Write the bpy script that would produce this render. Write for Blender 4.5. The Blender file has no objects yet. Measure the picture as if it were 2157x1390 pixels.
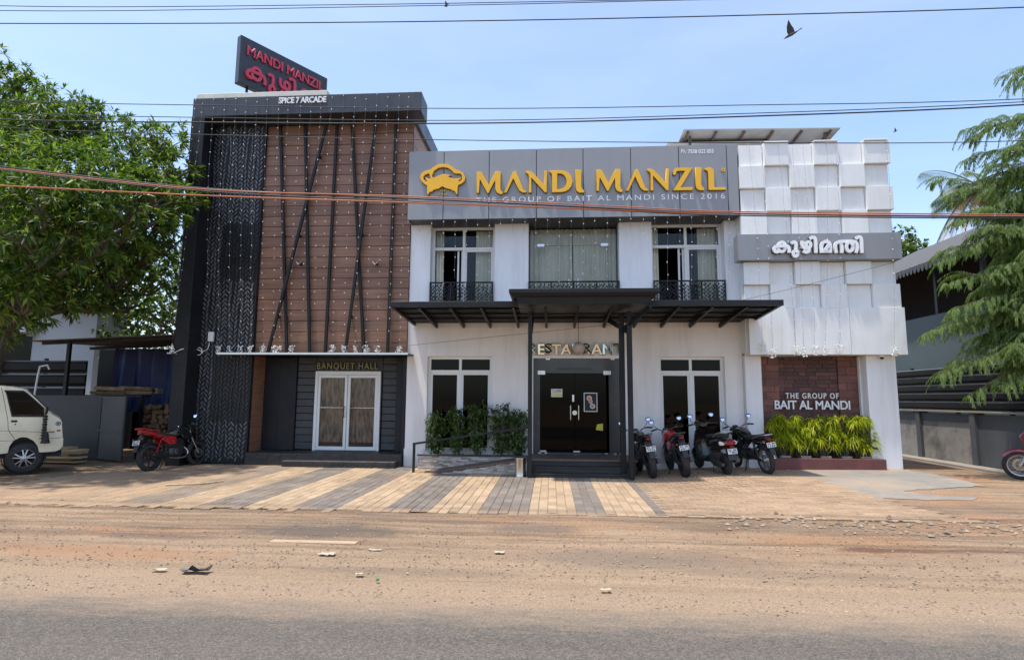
import bpy, bmesh, math, random
import numpy as np
from mathutils import Vector, Matrix, Euler
random.seed(7); rng = np.random.default_rng(7)
scene = bpy.context.scene
COL = scene.collection
R = math.radians
# ------------------------------------------------------------------ camera
W0, H0, FPX = 2157.0, 1390.0, 1203.5          # photograph size, focal length in its pixels
CAMH = 1.6
YAW, PITCH, ROLL = 0.06838, 0.11951, 0.00648
_f = Vector((-math.sin(YAW)*math.cos(PITCH), math.cos(YAW)*math.cos(PITCH), math.sin(PITCH)))
_r = Vector((math.cos(YAW), math.sin(YAW), 0)); _u = _r.cross(_f)
_r = (_r*math.cos(ROLL) + _u*math.sin(ROLL)).normalized(); _u = _r.cross(_f)
cam_d = bpy.data.cameras.new('camera'); cam = bpy.data.objects.new('camera', cam_d); COL.objects.link(cam)
cam_d.sensor_width = 36; cam_d.lens = FPX/W0*36; cam_d.clip_start = .05; cam_d.clip_end = 2000
m = Matrix((_r, _u, -_f)).transposed().to_4x4(); m.translation = (0, 0, CAMH); cam.matrix_world = m
scene.camera = cam
# ------------------------------------------------------------------ sky, sun, exposure
SUN = Vector((-.235, -.125, 1.0)).normalized()
world = bpy.data.worlds.new('World'); scene.world = world; world.use_nodes = True
wn = world.node_tree.nodes; wl = world.node_tree.links
sky = wn.new('ShaderNodeTexSky'); sky.sky_type = 'NISHITA'; sky.sun_disc = False
sky.sun_elevation = math.asin(SUN.z); sky.sun_rotation = math.atan2(SUN.x, SUN.y)
sky.air_density = 1.1; sky.dust_density = 1.5; sky.ozone_density = 3.2; sky.altitude = 30
tcw = wn.new('ShaderNodeTexCoord'); mpw = wn.new('ShaderNodeMapping'); mpw.inputs['Scale'].default_value = (1.2, 1.2, 4.5); wl.new(tcw.outputs['Generated'], mpw.inputs['Vector'])
nw = wn.new('ShaderNodeTexNoise'); nw.inputs['Scale'].default_value = 1.6; nw.inputs['Detail'].default_value = 9; nw.inputs['Roughness'].default_value = .55; wl.new(mpw.outputs[0], nw.inputs['Vector'])
rw = wn.new('ShaderNodeValToRGB'); rw.color_ramp.elements[0].position = .38; rw.color_ramp.elements[0].color = (.06, .06, .06, 1); rw.color_ramp.elements[1].position = .78; rw.color_ramp.elements[1].color = (.24, .24, .24, 1); wl.new(nw.outputs[0], rw.inputs[0])
mw = wn.new('ShaderNodeMix'); mw.data_type = 'RGBA'; wl.new(rw.outputs[0], mw.inputs[0]); wl.new(sky.outputs[0], mw.inputs[6]); mw.inputs[7].default_value = (4.0, 4.25, 4.7, 1)   # thin milky haze cloud
tw_ = wn.new('ShaderNodeMix'); tw_.data_type = 'RGBA'; tw_.blend_type = 'MULTIPLY'; tw_.inputs[0].default_value = 1; tw_.inputs[7].default_value = (.985, .985, 1.0, 1); wl.new(mw.outputs[2], tw_.inputs[6]); wl.new(tw_.outputs[2], wn['Background'].inputs[0]); wn['Background'].inputs[1].default_value = .15
sd = bpy.data.lights.new('sun', 'SUN'); sd.energy = 2.6; sd.angle = R(1.6); sd.color = (1, .94, .85)
so = bpy.data.objects.new('sun', sd); COL.objects.link(so); so.rotation_euler = SUN.to_track_quat('Z', 'Y').to_euler(); so.location = (-8, -6, 20)
vs = scene.view_settings; vs.view_transform = 'Standard'; vs.look = 'None'; vs.gamma = 1; vs.use_curve_mapping = False
vs.exposure = .97
scene.render.engine = 'CYCLES'
scene.cycles.max_bounces = 6; scene.cycles.transparent_max_bounces = 12

# ------------------------------------------------------------------ helpers
def ray(x, y): return _f*FPX + _r*(x-W0/2) + _u*(H0/2-y)
def P(x, y, Y):
    d = ray(x, y); d = d*(Y/d.y); return Vector((d.x, Y, d.z+CAMH))
def smooth(a, b, x):
    t = min(1, max(0, (x-a)/(b-a))); return t*t*(3-2*t)
def gz(x, y):
    'ground height: the forecourt climbs a little towards the right wing'
    return (.10*smooth(1.7, 4.2, x) + .03*smooth(4.2, 7, x))*smooth(9.2, 12.0, y)*(1-.6*smooth(8.2, 10, x))
def G(x, y):
    d = ray(x, y); t = -CAMH/d.z; p = d*t
    for _ in range(6):
        t = (gz(p.x, p.y)-CAMH)/d.z; p = d*t
    return Vector((p.x, p.y, gz(p.x, p.y)))
org = {}
def setp(o, label=None, cat=None, group=None, kind=None):
    if label: o['label'] = label
    if cat: o['category'] = cat
    if group: o['group'] = group
    if kind: o['kind'] = kind
    return o
def thing(name, label, cat, loc=(0, 0, 0), group=None):
    o = bpy.data.objects.new(name, None); o.empty_display_size = .2; COL.objects.link(o); o.location = loc
    org[o] = Vector(loc); return setp(o, label, cat, group)
def attach(o, parent, at=None):
    'parent a mesh whose vertices are in world space; or place a top-level one with its origin at "at"'
    me = o.data
    if parent is not None:
        og = org[parent]; o.parent = parent; org[o] = og
    else:
        og = Vector(at) if at is not None else Vector((0, 0, 0)); org[o] = og; o.location = og
    if og.length > 0: me.transform(Matrix.Translation(-og))
    return o
class MB:
    def __init__(s): s.v = []; s.f = []
    def add(s, v, f):
        n = len(s.v); s.v.extend([tuple(p) for p in v]); s.f.extend([tuple(i+n for i in q) for q in f]); return s
    def box(s, x0, x1, y0, y1, z0, z1):
        v = [(x, y, z) for z in (z0, z1) for y in (y0, y1) for x in (x0, x1)]
        return s.add(v, [(0, 2, 3, 1), (4, 5, 7, 6), (0, 1, 5, 4), (1, 3, 7, 5), (3, 2, 6, 7), (2, 0, 4, 6)])
    def bar(s, p, q, w, h, up=(0, 0, 1)):
        p = Vector(p); q = Vector(q); d = (q-p).normalized(); u = Vector(up)
        a = d.cross(u)
        if a.length < 1e-4: a = d.cross(Vector((0, 1, 0)))
        a.normalize(); b = a.cross(d)
        a = a*w/2; b = b*h/2
        v = [p-a-b, p+a-b, p+a+b, p-a+b, q-a-b, q+a-b, q+a+b, q-a+b]
        return s.add(v, [(0, 1, 2, 3), (7, 6, 5, 4), (0, 4, 5, 1), (1, 5, 6, 2), (2, 6, 7, 3), (3, 7, 4, 0)])
    def tube(s, pts, r, n=8, cap=True):
        pts = [Vector(p) for p in pts]; k = len(pts)
        rs = r if isinstance(r, (list, tuple)) else [r]*k
        ref = None; v = []; f = []
        for i, p in enumerate(pts):
            t = (pts[min(i+1, k-1)]-pts[max(i-1, 0)]).normalized()
            if ref is None:
                ref = t.orthogonal().normalized()
            ref = (ref - t*ref.dot(t))
            if ref.length < 1e-5: ref = t.orthogonal()
            ref.normalize(); b = t.cross(ref)
            for j in range(n):
                a = 2*math.pi*j/n; v.append(p+(ref*math.cos(a)+b*math.sin(a))*rs[i])
        for i in range(k-1):
            for j in range(n):
                f.append((i*n+j, i*n+(j+1) % n, (i+1)*n+(j+1) % n, (i+1)*n+j))
        if cap: f.append(tuple(range(n-1, -1, -1))); f.append(tuple((k-1)*n+j for j in range(n)))
        return s.add(v, f)
    def lathe(s, prof, c, axis=(0, 0, 1), n=24, closed=False):
        'prof = [(radius, offset along axis)]'
        c = Vector(c); ax = Vector(axis).normalized(); a = ax.orthogonal().normalized(); b = ax.cross(a); v = []; f = []
        for r, h in prof:
            for j in range(n):
                t = 2*math.pi*j/n; v.append(c+ax*h+(a*math.cos(t)+b*math.sin(t))*r)
        k = len(prof)
        for i in range(k if closed else k-1):
            for j in range(n):
                i2 = (i+1) % k
                f.append((i*n+j, i*n+(j+1) % n, i2*n+(j+1) % n, i2*n+j))
        if not closed:
            if prof[0][0] > 1e-4: f.append(tuple(range(n-1, -1, -1)))
            if prof[-1][0] > 1e-4: f.append(tuple((k-1)*n+j for j in range(n)))
        return s.add(v, f)
    def prism(s, poly, vec):
        k = len(poly); vec = Vector(vec); v = [Vector(p) for p in poly]; v += [p+vec for p in v]
        f = [tuple(range(k-1, -1, -1)), tuple(range(k, 2*k))] + [(i, (i+1) % k, k+(i+1) % k, k+i) for i in range(k)]
        return s.add(v, f)
    def loft(s, rings, cap=True):
        n = len(rings[0]); v = [p for r in rings for p in r]; f = []
        for i in range(len(rings)-1):
            for j in range(n): f.append((i*n+j, i*n+(j+1) % n, (i+1)*n+(j+1) % n, (i+1)*n+j))
        if cap: f.append(tuple(range(n-1, -1, -1))); f.append(tuple((len(rings)-1)*n+j for j in range(n)))
        return s.add(v, f)
    def body(s, secs, n=16, pw=2.6):
        'loft of superellipse sections along x: (x, yc, zc, half_y, half_z)'
        rings = []
        for x, yc, zc, hy, hz in secs:
            r = []
            for j in range(n):
                t = 2*math.pi*j/n; c = math.cos(t); d = math.sin(t)
                r.append((x, yc+hy*math.copysign(abs(c)**(2/pw), c), zc+hz*math.copysign(abs(d)**(2/pw), d)))
            rings.append(r)
        return s.loft(rings)
    def ball(s, c, r, n=8, k=5, sz=1):
        return s.lathe([(max(1e-5, r*math.sin(math.pi*i/k)), -r*sz*math.cos(math.pi*i/k)) for i in range(k+1)], c, n=n)
    def build(s, name, mat, parent=None, smooth=False, bevel=0, at=None, seg=1):
        me = bpy.data.meshes.new(name); me.from_pydata(s.v, [], s.f); me.validate()
        bm = bmesh.new(); bm.from_mesh(me); bmesh.ops.recalc_face_normals(bm, faces=bm.faces); bm.to_mesh(me); bm.free()
        return finish(name, me, mat, parent, smooth, bevel, at, seg)
def finish(name, me, mat, parent=None, smooth=False, bevel=0, at=None, seg=1):
    o = bpy.data.objects.new(name, me); COL.objects.link(o)
    if mat: me.materials.append(mat)
    if smooth: me.shade_auto_smooth(angle=R(38)) if hasattr(me, 'shade_auto_smooth') else me.polygons.foreach_set('use_smooth', [True]*len(me.polygons))
    if smooth:
        me.polygons.foreach_set('use_smooth', [True]*len(me.polygons)); 
        try: me.set_sharp_from_angle(angle=R(40))
        except Exception: pass
    if bevel:
        b = o.modifiers.new('bevel', 'BEVEL'); b.width = bevel; b.segments = seg; b.limit_method = 'ANGLE'; b.angle_limit = R(40)
    return attach(o, parent, at)
def box(name, mat, parent, x0, x1, y0, y1, z0, z1, bevel=0, at=None):
    return MB().box(x0, x1, y0, y1, z0, z1).build(name, mat, parent, bevel=bevel, at=at)
def raw(name, verts, faces, mat, parent=None, smooth=False, at=None):
    me = bpy.data.meshes.new(name); me.from_pydata(verts, [], faces); me.update()
    return finish(name, me, mat, parent, smooth, 0, at)
def fill2d(polys, depth, frame, bevel=0.0, res=1):
    'filled 2-D outlines with holes, extruded; frame(u, v, w) -> world point'
    cu = bpy.data.curves.new('tmp', 'CURVE'); cu.dimensions = '2D'; cu.fill_mode = 'BOTH'; cu.extrude = depth/2; cu.bevel_depth = bevel; cu.bevel_resolution = res
    for pl in polys:
        sp = cu.splines.new('POLY'); sp.points.add(len(pl)-1); sp.use_cyclic_u = True
        for p, q in zip(sp.points, pl): p.co = (q[0], q[1], 0, 1)
    return curve_mesh(cu, frame)
def curve_mesh(cu, frame):
    ob = bpy.data.objects.new('tmp', cu); COL.objects.link(ob)
    dg = bpy.context.evaluated_depsgraph_get(); me = bpy.data.meshes.new_from_object(ob.evaluated_get(dg))
    bpy.data.objects.remove(ob)
    if isinstance(cu, bpy.types.TextCurve): bpy.data.curves.remove(cu)
    else: bpy.data.curves.remove(cu)
    for v in me.vertices: v.co = frame(*v.co)
    bm = bmesh.new(); bm.from_mesh(me); bmesh.ops.remove_doubles(bm, verts=bm.verts, dist=1e-5)
    bmesh.ops.recalc_face_normals(bm, faces=bm.faces); bm.to_mesh(me); bm.free(); me.materials.clear()
    return me
def xz(Y): return lambda u, v, w: Vector((u, Y+w, v))
def text_mesh(s, frame_box, depth, frame, spacing=1.0, bold=0.0, split=False):
    'text fitted into (u0, u1, v0, v1) of the frame; split gives one mesh per letter'
    cu = bpy.data.curves.new('tmp', 'FONT'); cu.body = s; cu.size = 1; cu.space_character = spacing; cu.extrude = .05; cu.bevel_depth = bold; cu.bevel_resolution = 2 if bold > .04 else 0; cu.resolution_u = 4
    me = curve_mesh(cu, lambda u, v, w: Vector((u, v, w)))
    co = np.array([v.co[:] for v in me.vertices]); faces = [tuple(p.vertices) for p in me.polygons]; bpy.data.meshes.remove(me)
    u0, u1, v0, v1 = frame_box; lo = co.min(0); hi = co.max(0)
    uu = u0+(co[:, 0]-lo[0])*(u1-u0)/(hi[0]-lo[0]); vv = v0+(co[:, 1]-lo[1])*(v1-v0)/(hi[1]-lo[1]); ww = (co[:, 2]-lo[2])/(hi[2]-lo[2])*depth-depth/2
    pts = [frame(a, b, c) for a, b, c in zip(uu, vv, ww)]
    groups = [(range(len(pts)), faces)]
    if split:
        par = list(range(len(pts)))
        def find(a):
            while par[a] != a: par[a] = par[par[a]]; a = par[a]
            return a
        for f in faces:
            for q in f[1:]: par[find(q)] = find(f[0])
        comp = {}
        for i in range(len(pts)): comp.setdefault(find(i), []).append(i)
        cs_ = sorted(([min(uu[k] for k in v), max(uu[k] for k in v), v] for v in comp.values()), key=lambda q: q[0]); mg = []
        for a, b, v in cs_:
            if mg and a < mg[-1][1]-1e-4 and min(b, mg[-1][1])-a > .5*min(b-a, mg[-1][1]-mg[-1][0]): mg[-1][1] = max(b, mg[-1][1]); mg[-1][2] += v
            else: mg.append([a, b, list(v)])
        groups = []
        for a, b, v in mg:
            st_ = set(v); groups.append((v, [f for f in faces if f[0] in st_]))
    out = []
    for v, fs_ in groups:
        ix = {k: i for i, k in enumerate(v)}; me = bpy.data.meshes.new('letter'); me.from_pydata([pts[k] for k in v], [], [tuple(ix[k] for k in f) for f in fs_])
        bm = bmesh.new(); bm.from_mesh(me); bmesh.ops.recalc_face_normals(bm, faces=bm.faces); bm.to_mesh(me); bm.free(); out.append(me)
    return out if split else out[0]
def spline(pts, k=6, closed=False):
    pts = [Vector(p) for p in pts]; n = len(pts); out = []
    for i in range(n if closed else n-1):
        g = (lambda j: pts[j % n]) if closed else (lambda j: pts[min(max(j, 0), n-1)])
        a, b, c, d = g(i-1), g(i), g(i+1), g(i+2)
        for j in range(k):
            t = j/k
            out.append(.5*((2*b)+(c-a)*t+(2*a-5*b+4*c-d)*t*t+(3*b-a-3*c+d)*t**3))
    if not closed: out.append(pts[-1])
    return out
def ribbon(pts, w, closed=False):
    'outline(s) of a stroke of width w along a 2-D polyline'
    pts = [Vector((p[0], p[1])) for p in pts]; n = len(pts); L = []; Rr = []
    for i, p in enumerate(pts):
        a = pts[(i-1) % n] if closed else pts[max(i-1, 0)]; b = pts[(i+1) % n] if closed else pts[min(i+1, n-1)]
        t = (b-a).normalized(); nn = Vector((-t.y, t.x))*w/2; L.append(p+nn); Rr.append(p-nn)
    return [L, Rr] if closed else [L+Rr[::-1]]
def stroke(mb, pts, w, depth, frame, closed=False, lift=0.0):
    'a solid stroke whose face rises a hair along its length, so that crossings never lie in one plane'
    pts = [Vector((p[0], p[1])) for p in pts]; n = len(pts); base = len(mb.v)
    for i, p in enumerate(pts):
        a = pts[(i-1) % n] if closed else pts[max(i-1, 0)]; b = pts[(i+1) % n] if closed else pts[min(i+1, n-1)]
        t = (b-a).normalized(); nn = Vector((-t.y, t.x))*w/2; h = lift+.006*i/n
        for q, ww in ((p+nn, depth/2+h), (p-nn, depth/2+h), (p-nn, -depth/2), (p+nn, -depth/2)): mb.v.append(tuple(frame(q.x, q.y, ww)))
    for i in range(n if closed else n-1):
        a = base+i*4; b = base+((i+1) % n)*4
        for k in range(4): mb.f.append((a+k, b+k, b+(k+1) % 4, a+(k+1) % 4))
    if not closed: mb.f.append((base, base+1, base+2, base+3)); e = base+(n-1)*4; mb.f.append((e+3, e+2, e+1, e))

# ------------------------------------------------------------------ materials
def nt(name):
    mt = bpy.data.materials.new(name); mt.use_nodes = True; t = mt.node_tree; return mt, t.nodes, t.links, t.nodes['Principled BSDF']
def node(n, typ, **kw):
    x = n.new(typ)
    for k, v in kw.items():
        if k.startswith('i_'): x.inputs[k[2:].replace('_', ' ')].default_value = v
        else: setattr(x, k, v)
    return x
def ramp(n, stops):
    r = n.new('ShaderNodeValToRGB'); e = r.color_ramp.elements
    while len(e) < len(stops): e.new(.5)
    for q, (p, c) in zip(e, stops): q.position = p; q.color = (*c, 1) if len(c) == 3 else c
    return r
def mixc(n, l, fac, a, b, mode='MIX'):
    x = n.new('ShaderNodeMix'); x.data_type = 'RGBA'; x.blend_type = mode
    for s, v in ((0, fac), (6, a), (7, b)):
        if isinstance(v, (int, float)): x.inputs[s].default_value = v
        elif isinstance(v, (tuple, list)): x.inputs[s].default_value = (*v[:3], 1)
        else: l.new(v, x.inputs[s])
    return x.outputs[2]
def coords(n, l, scale=(1, 1, 1), rand=True):
    tc = n.new('ShaderNodeTexCoord'); mp = n.new('ShaderNodeMapping'); mp.inputs['Scale'].default_value = scale
    l.new(tc.outputs['Object'], mp.inputs['Vector'])
    if rand:
        oi = n.new('ShaderNodeObjectInfo'); mm = n.new('ShaderNodeMath'); mm.operation = 'MULTIPLY'; mm.inputs[1].default_value = 57
        l.new(oi.outputs['Random'], mm.inputs[0]); l.new(mm.outputs[0], mp.inputs['Location'])
    return mp.outputs['Vector']
def sc(c, k): return tuple(min(1, x*k) for x in c)
def mat(name, col, rough=.6, metal=0.0, var=.12, vs=3.0, stretch=(1, 1, 1), bump=0.0, bs=40.0, spec=.5, dirt=None, dirt_amt=.5, dirt_s=1.5, island=0.0, coat=0.0, dstretch=None):
    mt, n, l, b = nt(name)
    v = coords(n, l, stretch)
    no = node(n, 'ShaderNodeTexNoise', i_Scale=vs, i_Detail=6, i_Roughness=.6); l.new(v, no.inputs['Vector'])
    rp = ramp(n, [(.3, sc(col, 1-var)), (.7, sc(col, 1+var))]); l.new(no.outputs[0], rp.inputs[0]); c = rp.outputs[0]
    if island:
        ge = n.new('ShaderNodeNewGeometry'); oi = n.new('ShaderNodeObjectInfo'); ad = n.new('ShaderNodeMath'); ad.operation = 'ADD'
        l.new(ge.outputs['Random Per Island'], ad.inputs[0]); l.new(oi.outputs['Random'], ad.inputs[1])
        fr = n.new('ShaderNodeMath'); fr.operation = 'FRACT'; l.new(ad.outputs[0], fr.inputs[0])
        r2 = ramp(n, [(0, (1-island,)*3), (1, (1+island*.8,)*3)]); l.new(fr.outputs[0], r2.inputs[0]); c = mixc(n, l, 1.0, c, r2.outputs[0], 'MULTIPLY')
    if dirt:
        vd = coords(n, l, dstretch or (1, 1, 1))
        dn = node(n, 'ShaderNodeTexNoise', i_Scale=dirt_s, i_Detail=8, i_Roughness=.7); l.new(vd, dn.inputs['Vector'])
        dr = ramp(n, [(.45, (0, 0, 0)), (.75, (dirt_amt,)*3)]); l.new(dn.outputs[0], dr.inputs[0]); c = mixc(n, l, dr.outputs[0], c, dirt)
    l.new(c, b.inputs['Base Color'])
    b.inputs['Metallic'].default_value = metal; b.inputs['Specular IOR Level'].default_value = spec; b.inputs['Coat Weight'].default_value = coat
    rr = ramp(n, [(.3, (max(0, rough-.08),)*3), (.7, (min(1, rough+.08),)*3)]); l.new(no.outputs[0], rr.inputs[0]); l.new(rr.outputs[0], b.inputs['Roughness'])
    if bump:
        bn = node(n, 'ShaderNodeTexNoise', i_Scale=bs, i_Detail=5); l.new(v, bn.inputs['Vector'])
        bp = node(n, 'ShaderNodeBump', i_Strength=1.0, i_Distance=bump); l.new(bn.outputs[0], bp.inputs['Height']); l.new(bp.outputs[0], b.inputs['Normal'])
    return mt
def glass_mat(name, tint, ior=1.5):
    mt, n, l, b = nt(name); n.remove(b)
    fr = node(n, 'ShaderNodeFresnel', i_IOR=ior); tr = n.new('ShaderNodeBsdfTransparent'); tr.inputs[0].default_value = (*tint, 1)
    gl = n.new('ShaderNodeBsdfGlossy'); gl.inputs['Roughness'].default_value = .015; mx = n.new('ShaderNodeMixShader')
    l.new(fr.outputs[0], mx.inputs[0]); l.new(tr.outputs[0], mx.inputs[1]); l.new(gl.outputs[0], mx.inputs[2]); l.new(mx.outputs[0], n['Material Output'].inputs[0]); return mt
def leaf_mat(name, c1, c2, trans=.35, rough=.45, spec=.4):
    mt, n, l, b = nt(name)
    ge = n.new('ShaderNodeNewGeometry'); rp = ramp(n, [(0, c1), (.55, sc(c1, 1.3)), (1, c2)]); l.new(ge.outputs['Random Per Island'], rp.inputs[0])
    l.new(rp.outputs[0], b.inputs['Base Color']); b.inputs['Roughness'].default_value = rough; b.inputs['Specular IOR Level'].default_value = spec
    tl = n.new('ShaderNodeBsdfTranslucent'); cc = mixc(n, l, 1.0, rp.outputs[0], (1.3, 1.5, .5), 'MULTIPLY'); l.new(cc, tl.inputs[0])
    mx = n.new('ShaderNodeMixShader'); mx.inputs[0].default_value = trans; l.new(b.outputs[0], mx.inputs[1]); l.new(tl.outputs[0], mx.inputs[2])
    l.new(mx.outputs[0], n['Material Output'].inputs[0]); return mt
WHITE = mat('white_paint', (.80, .80, .81), .65, var=.035, vs=1.2, bump=.0015, bs=25, dirt=(.46, .43, .39), dirt_amt=.42, dirt_s=1.2, dstretch=(2.6, 2.6, .3))
WHITE_L = mat('warm_white_paint', (.80, .762, .738), .65, var=.035, vs=1.2, bump=.0015, bs=25, dirt=(.46, .42, .39), dirt_amt=.42, dirt_s=1.2, dstretch=(2.6, 2.6, .3))
PANEL_W = mat('white_panel', (.76, .765, .75), .45, var=.03, vs=2, dirt=(.50, .47, .40), dirt_amt=.28, dirt_s=1.6, dstretch=(3, 3, .5))
FRAME_W = mat('white_frame', (.74, .74, .72), .4, var=.03)
GREY = mat('grey_composite', (.26, .262, .268), .42, metal=.15, var=.05, vs=.8, dirt=(.30, .30, .31), dirt_amt=.35, dirt_s=1.5, dstretch=(3, 3, .4))
SEAM = mat('dark_seam', (.012, .012, .013), .7)
BLACK = mat('black_metal', (.010, .0105, .012), .45, var=.2, spec=.3, dirt=(.028, .026, .025), dirt_amt=.35, dirt_s=2.5)
BLACKW = mat('black_wall', (.011, .0115, .014), .5, var=.2, spec=.3, dirt=(.03, .03, .033), dirt_amt=.5, dirt_s=1.2)
CORN = mat('charcoal_panel', (.030, .034, .043), .42, var=.12, vs=1.5, dirt=(.065, .07, .08), dirt_amt=.4, dirt_s=1.4, dstretch=(3, 3, .5))
STONE_D = mat('dark_stone', (.024, .022, .022), .55, var=.25, vs=6, bump=.002, bs=30, dirt=(.07, .055, .048), dirt_amt=.45, dirt_s=2.5)
GOLD = mat('gold_letter', (.80, .43, .012), .38, var=.05, spec=.5)
GOLDMETAL = mat('gold_metal', (.62, .58, .46), .10, metal=1.0, var=.05)
STEEL = mat('steel', (.55, .55, .55), .25, metal=1.0, var=.08)
CHROME = mat('chrome', (.75, .75, .76), .10, metal=1.0, var=.03)
BRASS = mat('dull_brass', (.22, .18, .07), .35, metal=.6, var=.2)
LET_W = mat('white_letter', (.80, .80, .80), .4, var=.02)
RED_L = mat('red_letter', (.56, .045, .085), .4, var=.04)
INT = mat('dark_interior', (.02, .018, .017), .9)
INTF = mat('interior_floor', (.05, .045, .04), .4)
CURT = mat('cream_curtain', (.74, .70, .58), .9, var=.08, vs=2)
CURT_B = mat('brown_curtain', (.24, .165, .12), .9, var=.85, vs=16, stretch=(1, 1, .22), bump=.004, bs=60)
RUBBER = mat('tyre_rubber', (.022, .021, .020), .8, var=.25, vs=8, bump=.002, bs=60, dirt=(.12, .09, .07), dirt_amt=.5, dirt_s=5)
PLASTIC = mat('black_plastic', (.018, .018, .019), .45, var=.2)
PAINT_K = mat('black_paint', (.009, .009, .010), .2, var=.1, coat=.6)
PAINT_R = mat('red_paint', (.42, .012, .018), .2, var=.08, coat=.7)
PAINT_M = mat('maroon_paint', (.25, .010, .022), .2, var=.08, coat=.7)
SILVER = mat('silver_alloy', (.42, .42, .43), .32, metal=.8, var=.1)
ENGINE = mat('engine_metal', (.09, .09, .092), .42, metal=.7, var=.25)
LAMP_R = mat('red_lens', (.26, .006, .008), .12, var=.05, coat=.5)
LAMP_O = mat('orange_lens', (.38, .13, .01), .2, var=.05)
PLATE = mat('plate_white', (.72, .72, .70), .5, var=.04)
INK = mat('black_ink', (.01, .01, .01), .6)
MIRROR = mat('mirror_glass', (.85, .87, .9), .04, metal=1.0, var=.01)
VANP = mat('cream_van_paint', (.78, .71, .52), .28, var=.03, coat=.4, dirt=(.45, .38, .28), dirt_amt=.25, dirt_s=2)
GLASS = glass_mat('window_glass', (.90, .92, .92), 1.35)
GLASS_D = glass_mat('tinted_glass', (.20, .21, .22), 1.27)
GLASS_T = glass_mat('transom_glass', (.10, .10, .105), 1.24)
GREYWALL = mat('grey_render', (.082, .087, .093), .75, var=.15, vs=2, bump=.003, bs=20, dirt=(.05, .05, .05), dirt_amt=.6, dirt_s=1.3, dstretch=(2, 2, .5))
OLDWALL = mat('stained_render', (.27, .25, .22), .85, var=.15, vs=2, bump=.004, bs=18, dirt=(.05, .042, .035), dirt_amt=.95, dirt_s=1.7)
TEAL = mat('slate_blue_wall', (.095, .125, .13), .8, var=.1, vs=1)
PALEWALL = mat('pale_blue_wall', (.42, .45, .49), .8, var=.06, vs=1)
ROOFG = mat('grey_roof_sheet', (.085, .088, .096), .7, var=.15, vs=1.5)
RIBB = mat('black_sheet', (.006, .006, .007), .5, spec=.2, var=.3, vs=2)
SHEETG = mat('grey_gate_sheet', (.062, .064, .068), .55, metal=.2, var=.2, vs=2, dirt=(.05, .045, .04), dirt_amt=.6, dirt_s=1.5, dstretch=(2, 2, .6))
TARP = mat('blue_tarp', (.010, .022, .11), .55, var=.3, vs=2, bump=.02, bs=5)
RUST = mat('rusty_sheet', (.10, .065, .05), .75, var=.35, vs=3)
BARK = mat('bark', (.10, .078, .058), .9, var=.35, vs=8, stretch=(1, 1, .3), bump=.012, bs=20)
LOGW = mat('split_firewood', (.22, .13, .07), .85, var=.5, vs=5, stretch=(1, 1, 1), bump=.01, bs=18, island=.4)
TIMBER = mat('old_timber', (.50, .36, .21), .8, var=.35, vs=4, stretch=(.3, 4, 4), bump=.003, bs=30, island=.3)
CONC = mat('concrete', (.235, .218, .192), .75, var=.12, vs=2, bump=.003, bs=25, dirt=(.40, .29, .19), dirt_amt=1.0, dirt_s=.75)
CREAM = mat('cream_parapet', (.62, .60, .52), .7, var=.08, vs=2, dirt=(.3, .28, .22), dirt_amt=.4)
REDST = mat('red_stone', (.17, .068, .052), .62, var=.3, vs=5, bump=.006, bs=22, island=.35)
REDST_D = mat('dark_red_stone', (.10, .042, .036), .62, var=.3, vs=6, bump=.006, bs=26, island=.4)
PLANTER = mat('red_planter', (.15, .048, .042), .6, var=.2, vs=4, bump=.003, dirt=(.06, .03, .03), dirt_amt=.5)
SOIL = mat('soil', (.05, .035, .025), .95, var=.3, vs=10, bump=.01)
LEDGE = mat('stacked_stone', (.42, .37, .32), .8, var=.2, vs=6, bump=.008, bs=26, island=.5)
BULB = mat('bulb_plastic', (.80, .78, .74), .3, var=.05)
WIRE_C = mat('clear_wire', (.16, .155, .15), .5)
CAB_K = mat('black_cable', (.012, .012, .013), .5)
CAB_O = mat('orange_cable', (.42, .12, .035), .5)
def wood_mat():
    mt, n, l, b = nt('wood_cladding')
    v = coords(n, l, (.35, 1, 9)); no = node(n, 'ShaderNodeTexNoise', i_Scale=2.2, i_Detail=8, i_Roughness=.65); l.new(v, no.inputs['Vector'])
    rp = ramp(n, [(.25, (.130, .064, .037)), (.5, (.235, .120, .072)), (.78, (.33, .185, .115))]); l.new(no.outputs[0], rp.inputs[0])
    v2 = coords(n, l, (1, 1, 1)); n2 = node(n, 'ShaderNodeTexNoise', i_Scale=.9, i_Detail=3); l.new(v2, n2.inputs['Vector'])
    r2 = ramp(n, [(.3, (.82, .82, .84)), (.7, (1.12, 1.1, 1.08))]); l.new(n2.outputs[0], r2.inputs[0])
    c = mixc(n, l, 1.0, rp.outputs[0], r2.outputs[0], 'MULTIPLY')
    oi = n.new('ShaderNodeObjectInfo'); r3 = ramp(n, [(0, (.86, .86, .86)), (1, (1.12, 1.12, 1.12))]); l.new(oi.outputs['Random'], r3.inputs[0])
    c = mixc(n, l, 1.0, c, r3.outputs[0], 'MULTIPLY')
    l.new(c, b.inputs['Base Color']); b.inputs['Roughness'].default_value = .5
    bp = node(n, 'ShaderNodeBump', i_Distance=.004); l.new(no.outputs[0], bp.inputs['Height']); l.new(bp.outputs[0], b.inputs['Normal']); return mt
WOOD = wood_mat()
SAND = (.285, .193, .122); SAND2 = (.355, .255, .168); REDE = (.36, .17, .08); GRAV = (.20, .15, .11)
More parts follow.
